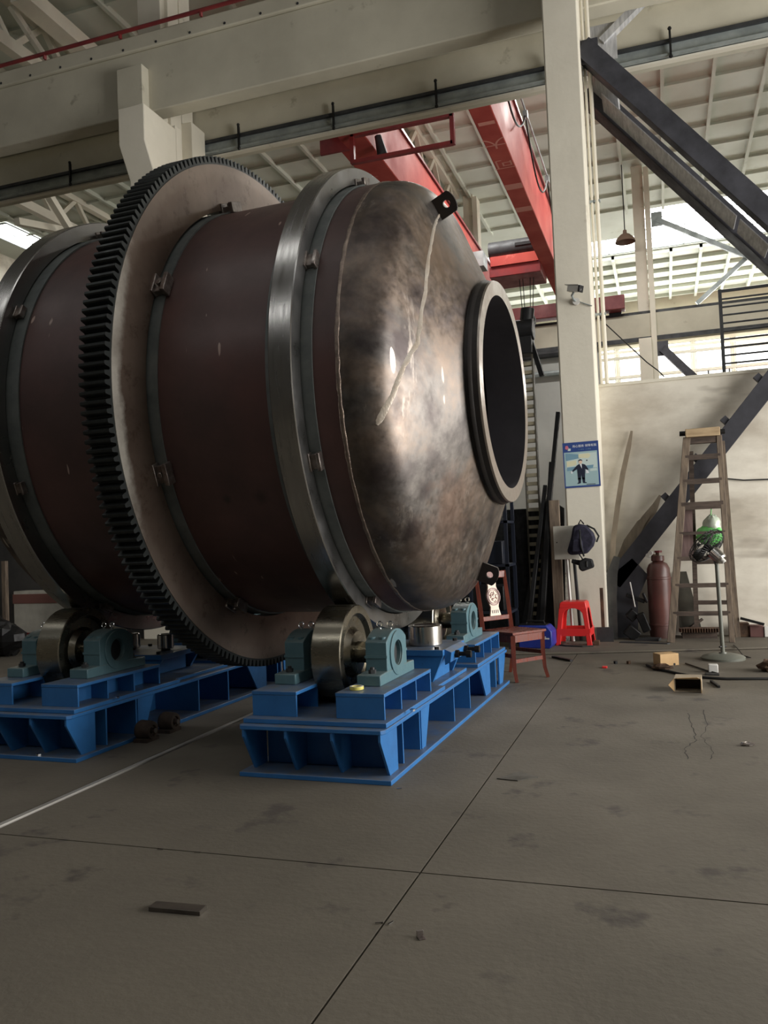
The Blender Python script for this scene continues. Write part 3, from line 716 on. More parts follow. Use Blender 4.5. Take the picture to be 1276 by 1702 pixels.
# chalked characters on the girder underside
for (y, s) in ((16.4, '大'), (17.4, '可')):
    tcu = bpy.data.curves.new('chalk', 'FONT'); tcu.body = s; tcu.size = .5; tcu.align_x = 'CENTER'; tcu.align_y = 'CENTER'; tcu.materials.append(M_chalk)
    o = as_mesh('chalk_mark', tcu); o.parent = CR; o.location = (-2.87+3, y-12, 9.296-9.3); o.rotation_euler = (PI, 0, PI)
m = MB()
for y in (18.5, 19.9): m.box(-3.06, -2.68, y, y+.28, 9.294, 9.299)
m.box(-3.02, -2.7, 15.5, 15.62, 9.294, 9.299)
cpart(m, 'chalk_band', M_chalk)
# small red crane far off in the third bay
c3 = empty('bridge_crane', (2.2, 41, 7.5)); tag(c3, 'small bright red crane beam far off behind the railing', 'crane')
MB().box(-.9, 9, 0, .5, 0, .45).build('girder', pm('bright_red', lin(236, 96, 84), lin(220, 76, 68), 2, .5), c3, bevel=.02)
MB().box(.2, .9, -.05, .0, .1, .4).build('end_block', M_darkmetal, c3)
MB().box(-.9, 9, -.3, .6, -.6, -.42).build('crane_rail', M_darkmetal, c3)
m = MB()
for x in (.0, .9, 3.2): m.box(x, x+.07, .1, .2, .45, 1.2)
m.build('crane_post', M_darkmetal, c3)

# ================================================================== DIAGONAL BRACES BESIDE THE MAIN COLUMN
def lattice_brace(name, x0, z0, x1, z1, label):
    o = empty(name, (x0, 11.0, z0)); tag(o, label, 'brace')
    d = Vector((x1-x0, 0, z1-z0)); L = d.length; d.normalize(); nrm = Vector((-d.z, 0, d.x))
    if nrm.z < 0: nrm = -nrm
    for k, y in enumerate((-.05, .85)):
        m = MB(); a = d*0+Vector((0, 0, -.12*k)); b = d*L+Vector((0, 0, -.12*k))
        m.bar(a+Vector((0, y, 0)), b+Vector((0, y, 0)), .03, .25, nrm)
        m.bar(a+Vector((0, y+.06, 0))+nrm*.11, b+Vector((0, y+.06, 0))+nrm*.11, .14, .03, nrm)
        m.bar(a+Vector((0, y+.08+.1*k, 0))-nrm*.11, b+Vector((0, y+.08+.1*k, 0))-nrm*.11, .2+.2*k, .03, nrm)
        m.build('channel', M_bracedark, o, smooth=20)
    k = int(L/.62)
    for i in range(k):
        s = .75+i*.62
        if s > L-.4: break
        m = MB(); m.bar(d*(s-.25-(.06 if i < 4 else 0))+Vector((0, .56, -.1))-nrm*.10, d*(s+.25+(.06 if i < 4 else 0))+Vector((0, .56, -.1))-nrm*.10, .5, .014, nrm)
        m.build('batten_plate', M_lattice, o)
    m = MB(); m.obox(d*.35+Vector((0, .42, -.08)), (.3, .45, .012), Matrix((d, Vector((0, 1, 0)), nrm)).transposed()); m.build('end_plate', M_lattice, o)
    m = MB(); m.obox(d*.1, (.14, .012, .16), Matrix.Identity(3)); m.build('gusset', M_bracedark, o)
    return o
lattice_brace('column_brace', -.72, 7.72, 5.3, .35, 'dark double channel brace sloping down right from the top of the main column')
o = empty('column_brace', (-.62, 11.02, .0)); tag(o, 'dark steel brace rising right behind the ladder from the column foot', 'brace')
p, q = Vector((-.05, 0, .72)), Vector((3.6, 0, 5.15)); dd = (q-p).normalized()
MB().bar(p, q, .22, .12, (0, -1, 0)).build('brace_bar', M_bracedark, o, smooth=20, bevel=.004)
MB().prism([(-.06, .0), (.22, .0), (.24, .5), (.38, .80), (.2, 1.02), (-.06, .82)], XZf, -.06, .06).build('foot_gusset', M_bracedark, o)
for s in (1.25, 1.85, 2.42, 3.05):
    c = p+dd*s; MB().obox(c+Vector((-.105, 0, .087)), (.04, .04, .05), Matrix.Rotation(R(-40), 3, 'Y')).build('cleat', M_bracedark, o)

# conduits beside the column, running to the top of the wall
for k, (x, r, lab) in enumerate(((-.693, .018, 'thin pale conduit close beside the main column'), (-.628, .027, 'thicker pale conduit, the outer one beside the main column'))):
    o = empty('conduit', (x, 11.15, 3.3)); tag(o, lab, 'pipe')
    MB().tube([(0, 0, 0), (-.03, 0, 8.2)], r, 10).build('conduit_pipe', M_white, o)
    for z in (.9, 2.4, 4.2, 5.9): MB().box(-r*1.6-.01, r*1.6-.01, -.02, .03, z, z+.03).build('pipe_clip', M_galv, o)

brace('roof_strut', (-.5, 11.75, 8.15), (.25, 11.75, 8.75), .14, .1, M_lattice, 'short grey strut rising right from the top of the main column')
# railing on the wall
o = empty('railing', (.80, 11.3, 3.31)); tag(o, 'grey barred railing standing on the wall top at the right edge', 'railing')
MB().box(-.02, .02, -.02, .02, 0, 1.07).build('post', M_darkmetal, o)
MB().box(1.5, 1.54, -.02, .02, 0, 1.07).build('post', M_darkmetal, o)
for i in range(10): MB().cyl((0, 0, 1.05-i*.103), (1.52, 0, 1.05-i*.103), .012 if i else .02, n=8).build('bar', M_darkmetal, o)

# cables
tag(MB().tube([(-.66, 11.2, 4.15), (-.4, 11.25, 3.86), (-.12, 11.3, 3.55), (.02, 11.3, 3.42), (.08, 11.3, 3.34)], .008, 6).build('slack_cable', M_cable), 'thin slack cable hanging from the conduits to the wall top', 'cable')
tag(MB().tube([(.70, 11.2, 1.98), (.95, 11.2, 1.94), (1.4, 11.2, 1.93), (2.4, 11.2, 2.0)], .009, 6).build('wall_cable', M_cable), 'black cable running along the wall right of the ladder', 'cable')
# bay lamp hanging by the far column
o = empty('bay_lamp', (-.82, 29.6, 11.35)); tag(o, 'brown dome lamp hanging beside the far column', 'lamp')
MB().lathe([(.0, .34), (.12, .30), (.26, .16), (.3, .07), (.42, .06)], 'z', 24).build('lamp_shade', pm('brown_enamel', lin(118, 96, 82), rough=.5), o)
MB().cyl((0, 0, .4), (0, 0, 2.9), .02, n=6).build('lamp_rod', M_darkmetal, o)

# ================================================================== ON THE MAIN COLUMN
# poster
o = empty('poster', (-.965, 10.742, 1.945), rot=(0, R(-.6), 0)); tag(o, 'blue framed safety poster of a suited man on the main column', 'poster')
PW, PH = .222, .575
mp = lambda n, c: pm(n, c, rough=.45)
P_blue = mp('poster_blue', lin(52, 76, 138)); P_pale = mp('poster_pale', lin(206, 222, 218)); P_sky = mp('poster_sky', lin(122, 160, 180)); P_floor = mp('poster_floor', lin(166, 194, 198))
P_suit = mp('poster_suit', lin(34, 40, 58)); P_skin = mp('poster_skin', lin(232, 204, 182)); P_cream = mp('poster_cream', lin(226, 224, 190)); P_white = mp('poster_white', lin(236, 240, 244)); P_pink = mp('poster_pink', lin(206, 120, 140)); P_dark = mp('poster_dark', lin(28, 34, 60))
MB().box(-PW, PW, -.004, .004, 0, PH).build('board', P_blue, o)
def flat(name, poly, mat, d=.0065): return MB().prism(poly, XZf, -d, -.003).build(name, mat, o, smooth=0)
rect = lambda x0, x1, z0, z1: [(x0, z0), (x1, z0), (x1, z1), (x0, z1)]
flat('picture', rect(-PW+.014, PW-.02, .022, .452), P_floor, .0050)
flat('wall_print', rect(-PW+.035, PW-.03, .24, .43), P_pale, .0056)
flat('band_print', [(-.19, .345), (0, .37), (-.02, .42), (-.19, .44)], P_sky, .0060)
flat('band_print', [(-.18, .215), (.14, .235), (.15, .275), (-.18, .262)], P_sky, .0060)
flat('banner_print', [(-.03, .372), (.09, .362), (.12, .39), (.10, .425), (-.03, .418)], P_cream)
flat('banner_print', [(-.18, .27), (-.06, .285), (-.06, .345), (-.18, .335)], P_cream)
flat('dot_print', [(.07+.009*math.cos(i), .335+.009*math.sin(i)) for i in [k*PI/5 for k in range(10)]], P_dark)
flat('base_shadow', rect(.05, .16, .028, .036), P_suit)
flat('suit_print', [(-.05, .10), (-.015, .10), (-.008, .17), (0, .10), (.035, .10), (.042, .23), (.075, .205), (.085, .222), (.045, .285), (.015, .295), (-.03, .295), (-.055, .28), (-.12, .215), (-.11, .2), (-.055, .235)], P_suit, .0072)
flat('leg_print', [(-.045, .055), (-.018, .055), (-.012, .12), (-.05, .12)], P_suit, .0072); flat('leg_print', [(.008, .055), (.034, .055), (.036, .12), (0, .12)], P_suit, .0072)
flat('shoe_print', [(-.065, .045), (-.025, .05), (-.022, .064), (-.045, .064)], P_dark, .0074); flat('shoe_print', [(.012, .05), (.055, .05), (.05, .06), (.02, .066)], P_dark, .0074)
flat('shirt_print', [(-.022, .294), (.004, .294), (.004, .235)], P_white, .0078)
flat('face_print', [(-.01+.022*math.cos(k*PI/8), .322+.026*math.sin(k*PI/8)) for k in range(16)], P_skin, .0078)
flat('hair_print', [(-.034, .322), (-.03, .345), (-.01, .356), (.012, .345), (.014, .325), (.004, .338), (-.022, .338)], P_dark, .0082)
flat('hand_print', rect(-.135, -.115, .18, .21), P_white, .0078); flat('paper_print', [(.05, .17), (.09, .175), (.07, .215), (.05, .22)], P_white, .0078)
flat('flowers_print', [(.10, .195), (.19, .2), (.185, .232), (.105, .225)], P_pale, .0070)
flat('emblem_print', [(-.19, .50), (-.165, .485), (-.145, .512), (-.16, .54), (-.185, .535)], P_pink, .0060); flat('emblem_print', [(-.16, .472), (-.125, .47), (-.12, .498), (-.15, .503)], P_pale, .0062)
def text(body, par, loc, size, mat, rot=(PI/2, 0, 0), name='lettering', ext=.0006):
    tcu = bpy.data.curves.new(name, 'FONT'); tcu.body = body; tcu.size = size; tcu.align_x = 'CENTER'; tcu.align_y = 'CENTER'; tcu.extrude = ext; tcu.materials.append(mat)
    t = as_mesh(name, tcu); t.parent = par; t.location = loc; t.rotation_euler = rot; return t
text('用心服务 保障有我', o, (.05, -.0052, .522), .036, P_white)
text('人人参与   人人受益', o, (.05, -.0052, .478), .018, P_sky)

# surveillance camera
o = empty('surveillance_camera', (-.93, 10.745, 4.33)); tag(o, 'small pale surveillance camera on the main column', 'camera')
mt_ = Euler((0, R(14), R(-28))).to_matrix()
MB().obox((0, -.17, .10), (.085, .042, .038), mt_).build('housing', M_whiteplastic, o, bevel=.006)
MB().obox(Vector((0, -.17, .10))+mt_ @ Vector((.09, 0, 0)), (.012, .044, .042), mt_).build('lens_front', M_black, o, bevel=.004)
MB().cyl(Vector((0, -.17, .10))+mt_ @ Vector((.10, -.012, -.012)), Vector((0, -.17, .10))+mt_ @ Vector((.106, -.012, -.012)), .014, n=12).build('lens', M_chrome, o)
MB().obox(Vector((0, -.17, .145))+mt_ @ Vector((-.01, 0, 0)), (.105, .05, .004), mt_).build('sunshield', M_whiteplastic, o)
MB().tube([(0, 0, -.02), (-.03, -.07, 0), (-.04, -.13, .03), (-.01, -.16, .07)], .014, 8).build('bracket', M_galv, o)
MB().cyl((0, .0, -.02), (0, -.03, -.02), .045, n=16).build('wall_plate', M_whiteplastic, o)
MB().tube([(.02, -.02, -.02), (.1, -.015, -.06), (.19, -.01, -.1)], .007, 6).build('lead', M_galv, o)

# board with its post, in front of the column
o = empty('notice_board', (-1.16, 10.62, 0)); tag(o, 'blank scuffed pale board on a thin white post before the main column', 'board')
MB().box(-.185, .13, -.012, .012, 1.045, 1.465).build('board_panel', M_greymetal, o, bevel=.003)
MB().bar((.0, 0, .02), (-.035, .02, 1.06), .03, .025).build('post', M_whiteplastic, o)
MB().cyl((-.145, -.013, 1.26), (-.145, -.016, 1.26), .008, n=8).build('screw', M_black, o)
tag(MB().bar((-1.07, 10.67, .023), (-1.11, 10.68, 1.04), .04, .03).build('steel_strip', M_darkmetal), 'dark steel strip standing beside the white post of the board', 'strip')
# timber post and dark plates leaning left of the column
tag(MB().box(-1.40, -1.27, 10.72, 10.80, .023, 1.80).build('timber_post', M_wood, bevel=.006), 'brown timber plank standing against the left of the main column', 'plank')
for k, (x0, x1, xt, w_, zt, lab) in enumerate(((-1.62, -1.44, -1.25, .05, 2.95, 'tallest dark steel bar leaning against the left side of the main column'), (-1.55, -1.40, -1.36, .06, 2.3, 'shorter dark steel bar leaning left of the main column'), (-1.72, -1.5, -1.45, .05, 2.0, 'lowest dark bar leaning left of the column beside the cabinet'))):
    m = MB(); m.bar((x0, 10.60-.06*k, .03), (xt, 10.96-.03*k, zt), .09, w_, (1, 0, 0)); tag(m.build('steel_bar', M_black, bevel=.004), lab, 'bar')
# black sheet added to darken the corner, and plate behind
m = MB(); P_ = [(-2.75+i*.075, 11.08+.03*math.sin(i*1.9)+.012*math.sin(i*5.1)) for i in range(20)]
m.prism(P_+[(x, y+.008) for x, y in P_[::-1]], XYf, .025, 1.72)
tag(m.build('backdrop', M_blackcloth, smooth=50), 'black backdrop sheet added to darken the corner left of the main column', 'backdrop')
tag(MB().prism([(-1.9, .03), (-1.3, .03), (-1.24, 1.7), (-1.5, 1.9)], XZf, 11.02, 11.04).build('steel_plate', M_darkmetal), 'large dark steel plate propped behind the leaning bars', 'plate')

# backpack and pouch hung on the board
o = empty('backpack', (-.98, 10.58, 1.08)); tag(o, 'navy backpack hung from the corner of the pale board', 'backpack')
m = MB(); P_ = [(-.19, .06), (-.15, .02), (.05, .03), (.13, .12), (.16, .2), (.14, .28), (.06, .38), (-.02, .40), (-.10, .38), (-.13, .24)]
m.prism(P_, XZf, -.15, -.01); bp = m.build('bag_body', M_navy, o, bevel=.035)
m = MB(); m.prism([(-.13, .05), (.02, .05), (.0, .22), (-.11, .22)], XZf, -.19, -.14); m.build('front_pocket', M_navy, o, bevel=.02)
MB().tube([(.06, -.09, .38), (.15, -.1, .33), (.20, -.1, .24), (.17, -.09, .17)], .012, 6).build('strap', M_blackcloth, o)
MB().tube([(-.04, -.03, .40), (-.02, .02, .45), (.02, -.03, .40)], .01, 6).build('hanging_loop', M_blackcloth, o)
MB().tube([(-.02, -.17, .33), (-.01, -.2, .14), (.02, -.19, -.0)], .012, 6).build('strap', M_blackcloth, o)
o = empty('pouch', (-.96, 10.55, .90)); tag(o, 'small black pouch dangling below the navy backpack', 'bag')
MB().prism([(-.08, .03), (-.04, -.01), (.11, .04), (.09, .14), (.0, .16), (-.08, .12)], XZf, -.09, .0).build('pouch_body', M_blackcloth, o, bevel=.02)
MB().tube([(-.02, -.06, .13), (-.06, -.07, .2), (-.05, -.1, .28)], .009, 6).build('strap', M_blackcloth, o)
MB().prism([(-.17, .1), (-.06, .06), (-.05, .13), (-.16, .15)], XZf, -.04, .0).build('flap', M_blackcloth, o, bevel=.01)
MB().box(.02, .035, -.1, -.092, .05, .12).build('zip_pull', M_chrome, o)

# ================================================================== CHAIR, STOOL, CASE
o = empty('dining_chair', (-1.45, 8.03, 0), rot=(0, 0, math.atan2(.228, -.32)+0)); CH = o
# local +y = towards the front of the seat
fx = Vector((.81, -.58)); o.rotation_euler = (0, 0, math.atan2(fx.y, fx.x)-PI/2)
tag(o, 'rosewood dining chair with a cream carved back splat beside the roller frame', 'chair')
hw = .195; fy = .20; by = -.21
m = MB(); m.prism([(-.225, fy+.03), (.225, fy+.03), (.205, by-.01), (-.205, by-.01)], XYf, .435, .46); m.build('seat', M_rose, o, bevel=.006)
m = MB(); m.box(-hw, hw, fy-.012, fy+.012, .365, .435); m.box(-hw, hw, by-.01, by+.01, .365, .435); m.box(-hw-.01, -hw+.012, by, fy, .365, .435); m.box(hw-.012, hw+.01, by, fy, .365, .435)
m.build('apron', M_rose, o)
for sx in (-1, 1):
    m = MB(); m.tube([(sx*hw, fy, .43), (sx*hw, fy, .25), (sx*(hw+.004), fy+.01, .1), (sx*(hw+.012), fy+.04, 0)], .02, 4, radii=[.03, .028, .024, .022]); m.build('leg', M_rose, o, smooth=20)
    m = MB(); m.tube([(sx*hw, by, .44), (sx*hw, by, .22), (sx*hw, by-.05, 0)], .02, 4, radii=[.028, .026, .022]); m.build('leg', M_rose, o, smooth=20)
    m = MB(); m.tube([(sx*hw, by, .42), (sx*hw*.98, by-.02, .62), (sx*hw*.98, by-.075, 1.02)], .02, 4, radii=[.03, .028, .024]); m.build('back_post', M_rose, o, smooth=20)
m = MB(); m.bar((-hw, by-.073, .985), (hw, by-.073, .985), .03, .07); m.build('top_rail', M_rose, o, bevel=.006)
m = MB(); m.bar((-hw, by-.02, .56), (hw, by-.02, .56), .025, .045); m.build('lower_rail', M_rose, o, bevel=.004)
m = MB(); m.bar((-hw, fy, .19), (hw, fy, .19), .02, .035); m.build('stretcher', M_rose, o)
m = MB()
for sx in (-1, 1): m.bar((sx*hw, by, .24), (sx*hw, fy, .24), .02, .035)
m.build('side_stretchers', M_rose, o)
tilt = Matrix.Rotation(R(7.5), 4, 'X'); tilt.translation = (0, by-.022, .58)
def splat(mb, name, mat, par=None, bevel=0):
    s = mb.build(name, mat, o, smooth=30, bevel=bevel); s.matrix_local = tilt; return s
half = [(0, .072), (.05, .058), (.09, .052), (.13, .066), (.17, .082), (.21, .082), (.25, .066), (.29, .052), (.33, .058), (.375, .074)]
splat(MB().prism([(w_, z) for z, w_ in half]+[(-w_, z) for z, w_ in half[::-1]], XZf, -.008, .008), 'splat', M_cream)
cir = lambda r, n=28: [(r*math.cos(2*PI*i/n), .19+r*math.sin(2*PI*i/n)) for i in range(n)]
splat(MB().holed(cir(.088), cir(.078), XZf, .008, .015), 'roundel_ring', M_rose); splat(MB().holed(cir(.070), cir(.064), XZf, .008, .013), 'roundel_ring', M_rose)
m = MB()
for i in range(4): m.box(-.042+i*.025, -.032+i*.025, .006, .0095, .32, .352); m.box(-.042+i*.025, -.032+i*.025, .006, .0095, .025, .057)
splat(m, 'splat_slots', M_black)
m = MB(); random.seed(3)
for i in range(12):
    a = random.uniform(0, 2*PI); r = random.uniform(.012, .048); c = Vector((r*math.cos(a), .010, .19+r*math.sin(a))); a0 = random.uniform(0, 6)
    m.tube([(c.x+.012*math.cos(a0+k*.7), .0105, c.z+.012*math.sin(a0+k*.7)) for k in range(6)], .0038, 5)
splat(m, 'carving', M_rose)

o = empty('stool', (-1.105, 10.40, .022), R(-2)); tag(o, 'red plastic stool with arched sides at the column foot', 'stool')
m = MB(); tt, bt, H_ = .155, .215, .52
# legs: corner angle section tapered
for sx in (-1, 1):
    for sy in (-1, 1):
        lm = MB()
        def ring(h, wdt): 
            k = tt+(bt-tt)*(1-h/H_); return [(sx*k, sy*k, h), (sx*(k-wdt), sy*k, h), (sx*(k-wdt), sy*(k-.012), h), (sx*(k-.012), sy*(k-.012), h), (sx*(k-.012), sy*(k-wdt), h), (sx*k, sy*(k-wdt), h)]
        hs = [(0, .058), (.12, .056), (.30, .054), (.38, .058), (.42, .085), (.445, .15)]; vs = []
        for h, wd in hs: vs += ring(h, min(wd, tt+(bt-tt)*(1-h/H_)))
        fs = [(6*i+j, 6*i+(j+1) % 6, 6*i+6+(j+1) % 6, 6*i+6+j) for i in range(len(hs)-1) for j in range(6)]+[(5, 4, 3, 2, 1, 0), tuple(range(6*len(hs)-6, 6*len(hs)))]
        lm.add(vs, fs); lm.build('leg', M_plastic, o, smooth=25, bevel=.004)
k0 = tt+(bt-tt)*(1-.445/H_)
m.add([(-k0, -k0, .44), (k0, -k0, .44), (k0, k0, .44), (-k0, k0, .44), (-tt, -tt, .50), (tt, -tt, .50), (tt, tt, .50), (-tt, tt, .50), (-tt+.02, -tt+.02, .52), (tt-.02, -tt+.02, .52), (tt-.02, tt-.02, .52), (-tt+.02, tt-.02, .52)],
      [(0, 1, 5, 4), (1, 2, 6, 5), (2, 3, 7, 6), (3, 0, 4, 7), (4, 5, 9, 8), (5, 6, 10, 9), (6, 7, 11, 10), (7, 4, 8, 11), (8, 9, 10, 11), (3, 2, 1, 0)])
m.build('stool_seat', M_plastic, o, smooth=30, bevel=.008)
m = MB(); k1 = tt+(bt-tt)*(1-.16/H_)
for (a, b) in (((-1, -1), (1, -1)), ((1, -1), (1, 1)), ((1, 1), (-1, 1)), ((-1, 1), (-1, -1))):
    m.bar((a[0]*k1, a[1]*k1*.985, .155), (b[0]*k1, b[1]*k1*.985, .155), .012, .085)
m.build('stool_band', M_plastic, o)

o = empty('tool_case', (-1.52, 10.06, .022), R(-4)); tag(o, 'blue plastic machine case with dark handle behind the dining chair', 'case')
MB().prism([(-.2, 0), (.17, 0), (.2, .04), (.2, .2), (.14, .27), (-.2, .27)], XZf, -.14, .14).build('case_body', M_bluebox, o, bevel=.012)
m = MB(); m.tube([(-.13, 0, .26), (-.12, 0, .31), (.08, 0, .31), (.1, 0, .26)], .014, 8); m.build('handle', M_black, o)
MB().box(-.2, .13, -.1, .1, .265, .28).build('case_lid', M_black, o, bevel=.004)
MB().box(.08, .17, -.146, -.139, .11, .125).box(.10, .13, -.146, -.139, .132, .142).build('label_strip', M_whiteplastic, o)

# dark shelf rack behind the chair
o = empty('shelf_rack', (-2.29, 9.85, .022)); tag(o, 'dark blue steel shelf rack in the shadow behind the dished end', 'rack')
for x in (0, .46):
    for y in (0, .5): MB().box(x, x+.04, y, y+.04, 0, 2.1).build('post', M_darkblue, o)
for z in (.42, .98, 1.5, 2.05): MB().box(0, .5, 0, .54, z, z+.03).build('shelf', M_darkblue, o)
for k, (x, z, w_, h_, mm, lab) in enumerate(((.05, .472, .36, .3, M_black, 'black box on the lowest shelf of the dark blue rack'), (.08, 1.032, .34, .28, M_darkblue, 'dark blue box on the middle shelf of the rack'), (.06, 1.552, .36, .25, M_black, 'black box on the upper shelf of the rack'))):
    tag(MB().box(-2.29+x, -2.29+x+w_, 9.93, 10.3, z, z+h_).build('storage_box', mm, bevel=.01), lab, 'box')

# rack-and-rung mast with a dark hoist on top, seen beside the drum mouth
o = empty('ladder_mast', (-1.63, 10.95, 0.022)); tag(o, 'tall rung mast with a dark motor on top, standing between drum mouth and column', 'mast')
for x in (-.085, .075): MB().box(x, x+.02, -.05, .05, 0, 3.72).build('rail', pm('mast_rail', lin(92, 88, 76), lin(70, 66, 58), 4, .7), o)
rm = pm('mast_rung', lin(156, 148, 124), lin(122, 116, 98), 6, .7)
for i in range(30): MB().box(-.07, .075, -.045, .045, .30+i*.113, .30+i*.113+.045).build('rung', rm, o)
m = MB(); m.box(-.15, .1, -.13, .13, 3.72, 3.95); m.cyl((-.12, -.02, 4.05), (.12, -.02, 4.05), .14, n=18); m.cyl((.02, 0, 4.1), (.05, 0, 4.34), .09, n=14); m.build('motor', M_black, o, bevel=.01)
MB().bar((.06, 0, 3.95), (.2, -.02, 3.42), .05, .06).build('motor_arm', M_black, o)
# two pipes on the far wall are seen here
for k, (z, r) in enumerate(((7.85, .14), (7.15, .1))):
    tag(MB().tube([(-24, 30.0, z), (-2.0, 30.0, z)], r, 8).build('wall_pipe', [M_darkmetal, M_galv][k]), ['dark pipe along the far wall, the upper one', 'grey pipe along the far wall, the lower one'][k], 'pipe')

# CHUNK4
# ================================================================== LADDER AND WHAT STANDS ROUND IT
FZ = .022
o = empty('step_ladder', (.3, 10.55, FZ)); tag(o, 'old wooden step ladder with a pale top block against the pale wall', 'ladder'); LO = Vector((.3, 10.55, FZ))
def lb(p, q, wd, hg, upv=(0, -1, 0)): 
    m = MB(); m.bar(Vector(p)-LO, Vector(q)-LO, wd, hg, upv); return m
FL, TL, FR, TR = (-.01, 10.50, FZ), (.295, 10.62, 2.46), (.665, 10.50, FZ), (.655, 10.62, 2.46)
lb(FL, TL, .085, .05, (0, -1, 0)).build('rail', M_wood, o, bevel=.004); lb(FR, TR, .06, .05).build('rail', M_wood, o, bevel=.004)
RL, RTL, RR, RTR = (.30, 11.06, FZ), (.335, 10.72, 2.3), (.765, 11.0, FZ), (.69, 10.72, 2.4)
lb(RL, RTL, .055, .045).build('rear_rail', M_wooddark, o); lb(RR, RTR, .06, .045).build('rear_rail', M_wood, o)
def at(a, b, z): f = (z-a[2])/(b[2]-a[2]); return Vector(a)+(Vector(b)-Vector(a))*f
for z, h in ((2.215, .06), (1.925, .06), (1.635, .09), (1.31, .035), (1.01, .05), (.69, .05), (.36, .05)):
    a, b = at(FL, TL, z), at(FR, TR, z); lb(a, b, .05, h, (0, 0, 1)).build('rung', M_wooddark, o)
for z in (.45, .95):
    a, b = at(RL, RTL, z), at(RR, RTR, z); lb(a, b, .04, .05, (0, 0, 1)).build('rear_rung', M_wooddark, o)
MB().box(-.02, .365, .0, .12, 2.435, 2.535).build('top_block', M_woodlight, o, bevel=.006)
MB().box(-.01, .35, .05, .16, 2.36, 2.435).build('under_block', M_wooddark, o)
MB().cyl((-.085, .11, 2.495), (.425, .11, 2.485), .03, n=12).build('hinge_rod', M_black, o)
# reddish board hung behind the rungs
tag(MB().prism([(.185, 1.62), (.315, 1.62), (.30, .99), (.10, 1.0)], XZf, 10.63, 10.645).build('plywood_board', pm('reddish_ply', lin(122, 100, 96), lin(98, 80, 78), 6, .8, stretch=(4, 4, .6))), 'narrow reddish board behind the left rail of the ladder', 'board')
# green bag on the ladder
o = empty('plastic_bag', (.50, 10.67, 1.17)); tag(o, 'green and clear plastic bag hung behind the ladder rungs', 'bag')
random.seed(11)
def blob(cx, cy, cz, rx, ry, rz, amp, nu=22, nv=14):
    vs = [(cx, cy, cz-rz)]; fs = []
    for i in range(1, nv):
        t = -PI/2+PI*i/nv
        for j in range(nu):
            k = 1+amp*random.uniform(-1, 1); vs.append((cx+rx*k*math.cos(t)*math.cos(2*PI*j/nu), cy+ry*k*math.cos(t)*math.sin(2*PI*j/nu), cz+rz*k*math.sin(t)))
    vs.append((cx, cy, cz+rz)); e = len(vs)-1
    for j in range(nu):
        fs += [(0, 1+(j+1) % nu, 1+j), (e, 1+(nv-2)*nu+j, 1+(nv-2)*nu+(j+1) % nu)]
        for i in range(nv-2): a = 1+i*nu; fs.append((a+j, a+(j+1) % nu, a+nu+(j+1) % nu, a+nu+j))
    return MB().add(vs, fs)
blob(0, .08, .11, .155, .09, .13, .08).build('bag_body', M_greenbag, o, smooth=50)
blob(.03, .08, .23, .10, .07, .12, .10).build('bag_top', M_clearbag, o, smooth=50)
MB().tube([(.02, .07, .33), (.03, .06, .42), (.05, .0, .48), (.04, -.06, .46)], .008, 6).build('bag_handle', M_greenbag, o)
# leaning dark plate and things on the ground behind the ladder
tag(MB().prism([(.10, FZ+.1), (.36, FZ+.1), (.22, .83), (.10, .83)], XZf, 11.14, 11.16).build('steel_plate', pm('olive_plate', lin(74, 70, 60), lin(56, 54, 46), 4, .7)), 'dark tapered steel plate standing against the wall behind the ladder', 'plate')
o = empty('toothed_scrap', (.33, 10.9, FZ)); tag(o, 'toothed scrap plate lying on the floor behind the ladder', 'scrap')
m = MB(); T_ = []
for i in range(15): T_ += [(-.23+i*.03, -.06), (-.215+i*.03, -.09), (-.205+i*.03, -.09), (-.2+i*.03, -.06)]
m.prism(T_+[(.24, .1), (-.15, .12), (-.24, .02)], XYf, .08, .125); m.build('toothed_plate', M_rust, o)
MB().box(-.2, .2, -.02, .1, 0, .08).build('packing_block', M_wooddark, o)
for k, (x0, x1, y, h, mm, lab) in enumerate(((.78, .90, 11.0, .17, M_rust, 'small rusty block right of the ladder by the wall'), (.90, 1.055, 10.98, .14, pm('dull_maroon', lin(94, 62, 58), rough=.7), 'dark red beam end on the floor right of the ladder'), (1.06, 1.2, 10.97, .13, M_whiteplastic, 'white block at the right edge by the wall'))):
    tag(MB().box(x0, x1, y, y+.16, FZ, FZ+h).build('floor_block', mm, bevel=.008), lab, 'block')
tag(MB().bar((.80, 10.95, FZ+.235), (1.06, 10.93, FZ+.16), .04, .03).build('iron_bar', M_black), 'thin dark bar lying across the blocks right of the ladder', 'bar')
tag(MB().bar((.12, 11.12, FZ+.015), (.38, 11.15, FZ+.21), .04, .03).build('timber_offcut', M_wooddark), 'dark timber offcut lying behind the ladder', 'timber')

# pedestal fan
o = empty('pedestal_fan', (.495, 9.30, 0)); tag(o, 'grey pedestal fan tipped upward on a round base in front of the ladder', 'fan')
MB().lathe([(.0, .01), (.0, .214), (.022, .216), (.036, .20), (.058, .12), (.062, .04), (.075, .035), (.075, .01)], 'z', 48).build('fan_base', M_fan, o)
MB().cyl((0, 0, .07), (-.012, 0, .98), .021, n=14).build('pole', M_fan, o)
MB().cyl((-.03, -.03, .13), (.035, .03, .13), .01, n=8).build('knob', M_black, o)
ax = Vector((-.62, .42, .66)).normalized(); c0 = Vector((-.02, .0, 1.09)); xx = ax.cross(Vector((0, 0, 1))).normalized(); yy = ax.cross(xx)
fm = Matrix((xx, yy, ax)).transposed().to_4x4(); fm.translation = c0
def fpart(mb, name, mat, **k): q_ = mb.build(name, mat, o, **k); q_.matrix_local = fm; return q_
fpart(MB().lathe([(-.10, .01), (-.10, .05), (-.085, .062), (.03, .068), (.04, .05), (.04, .01)], 'z', 24), 'motor', M_silver)
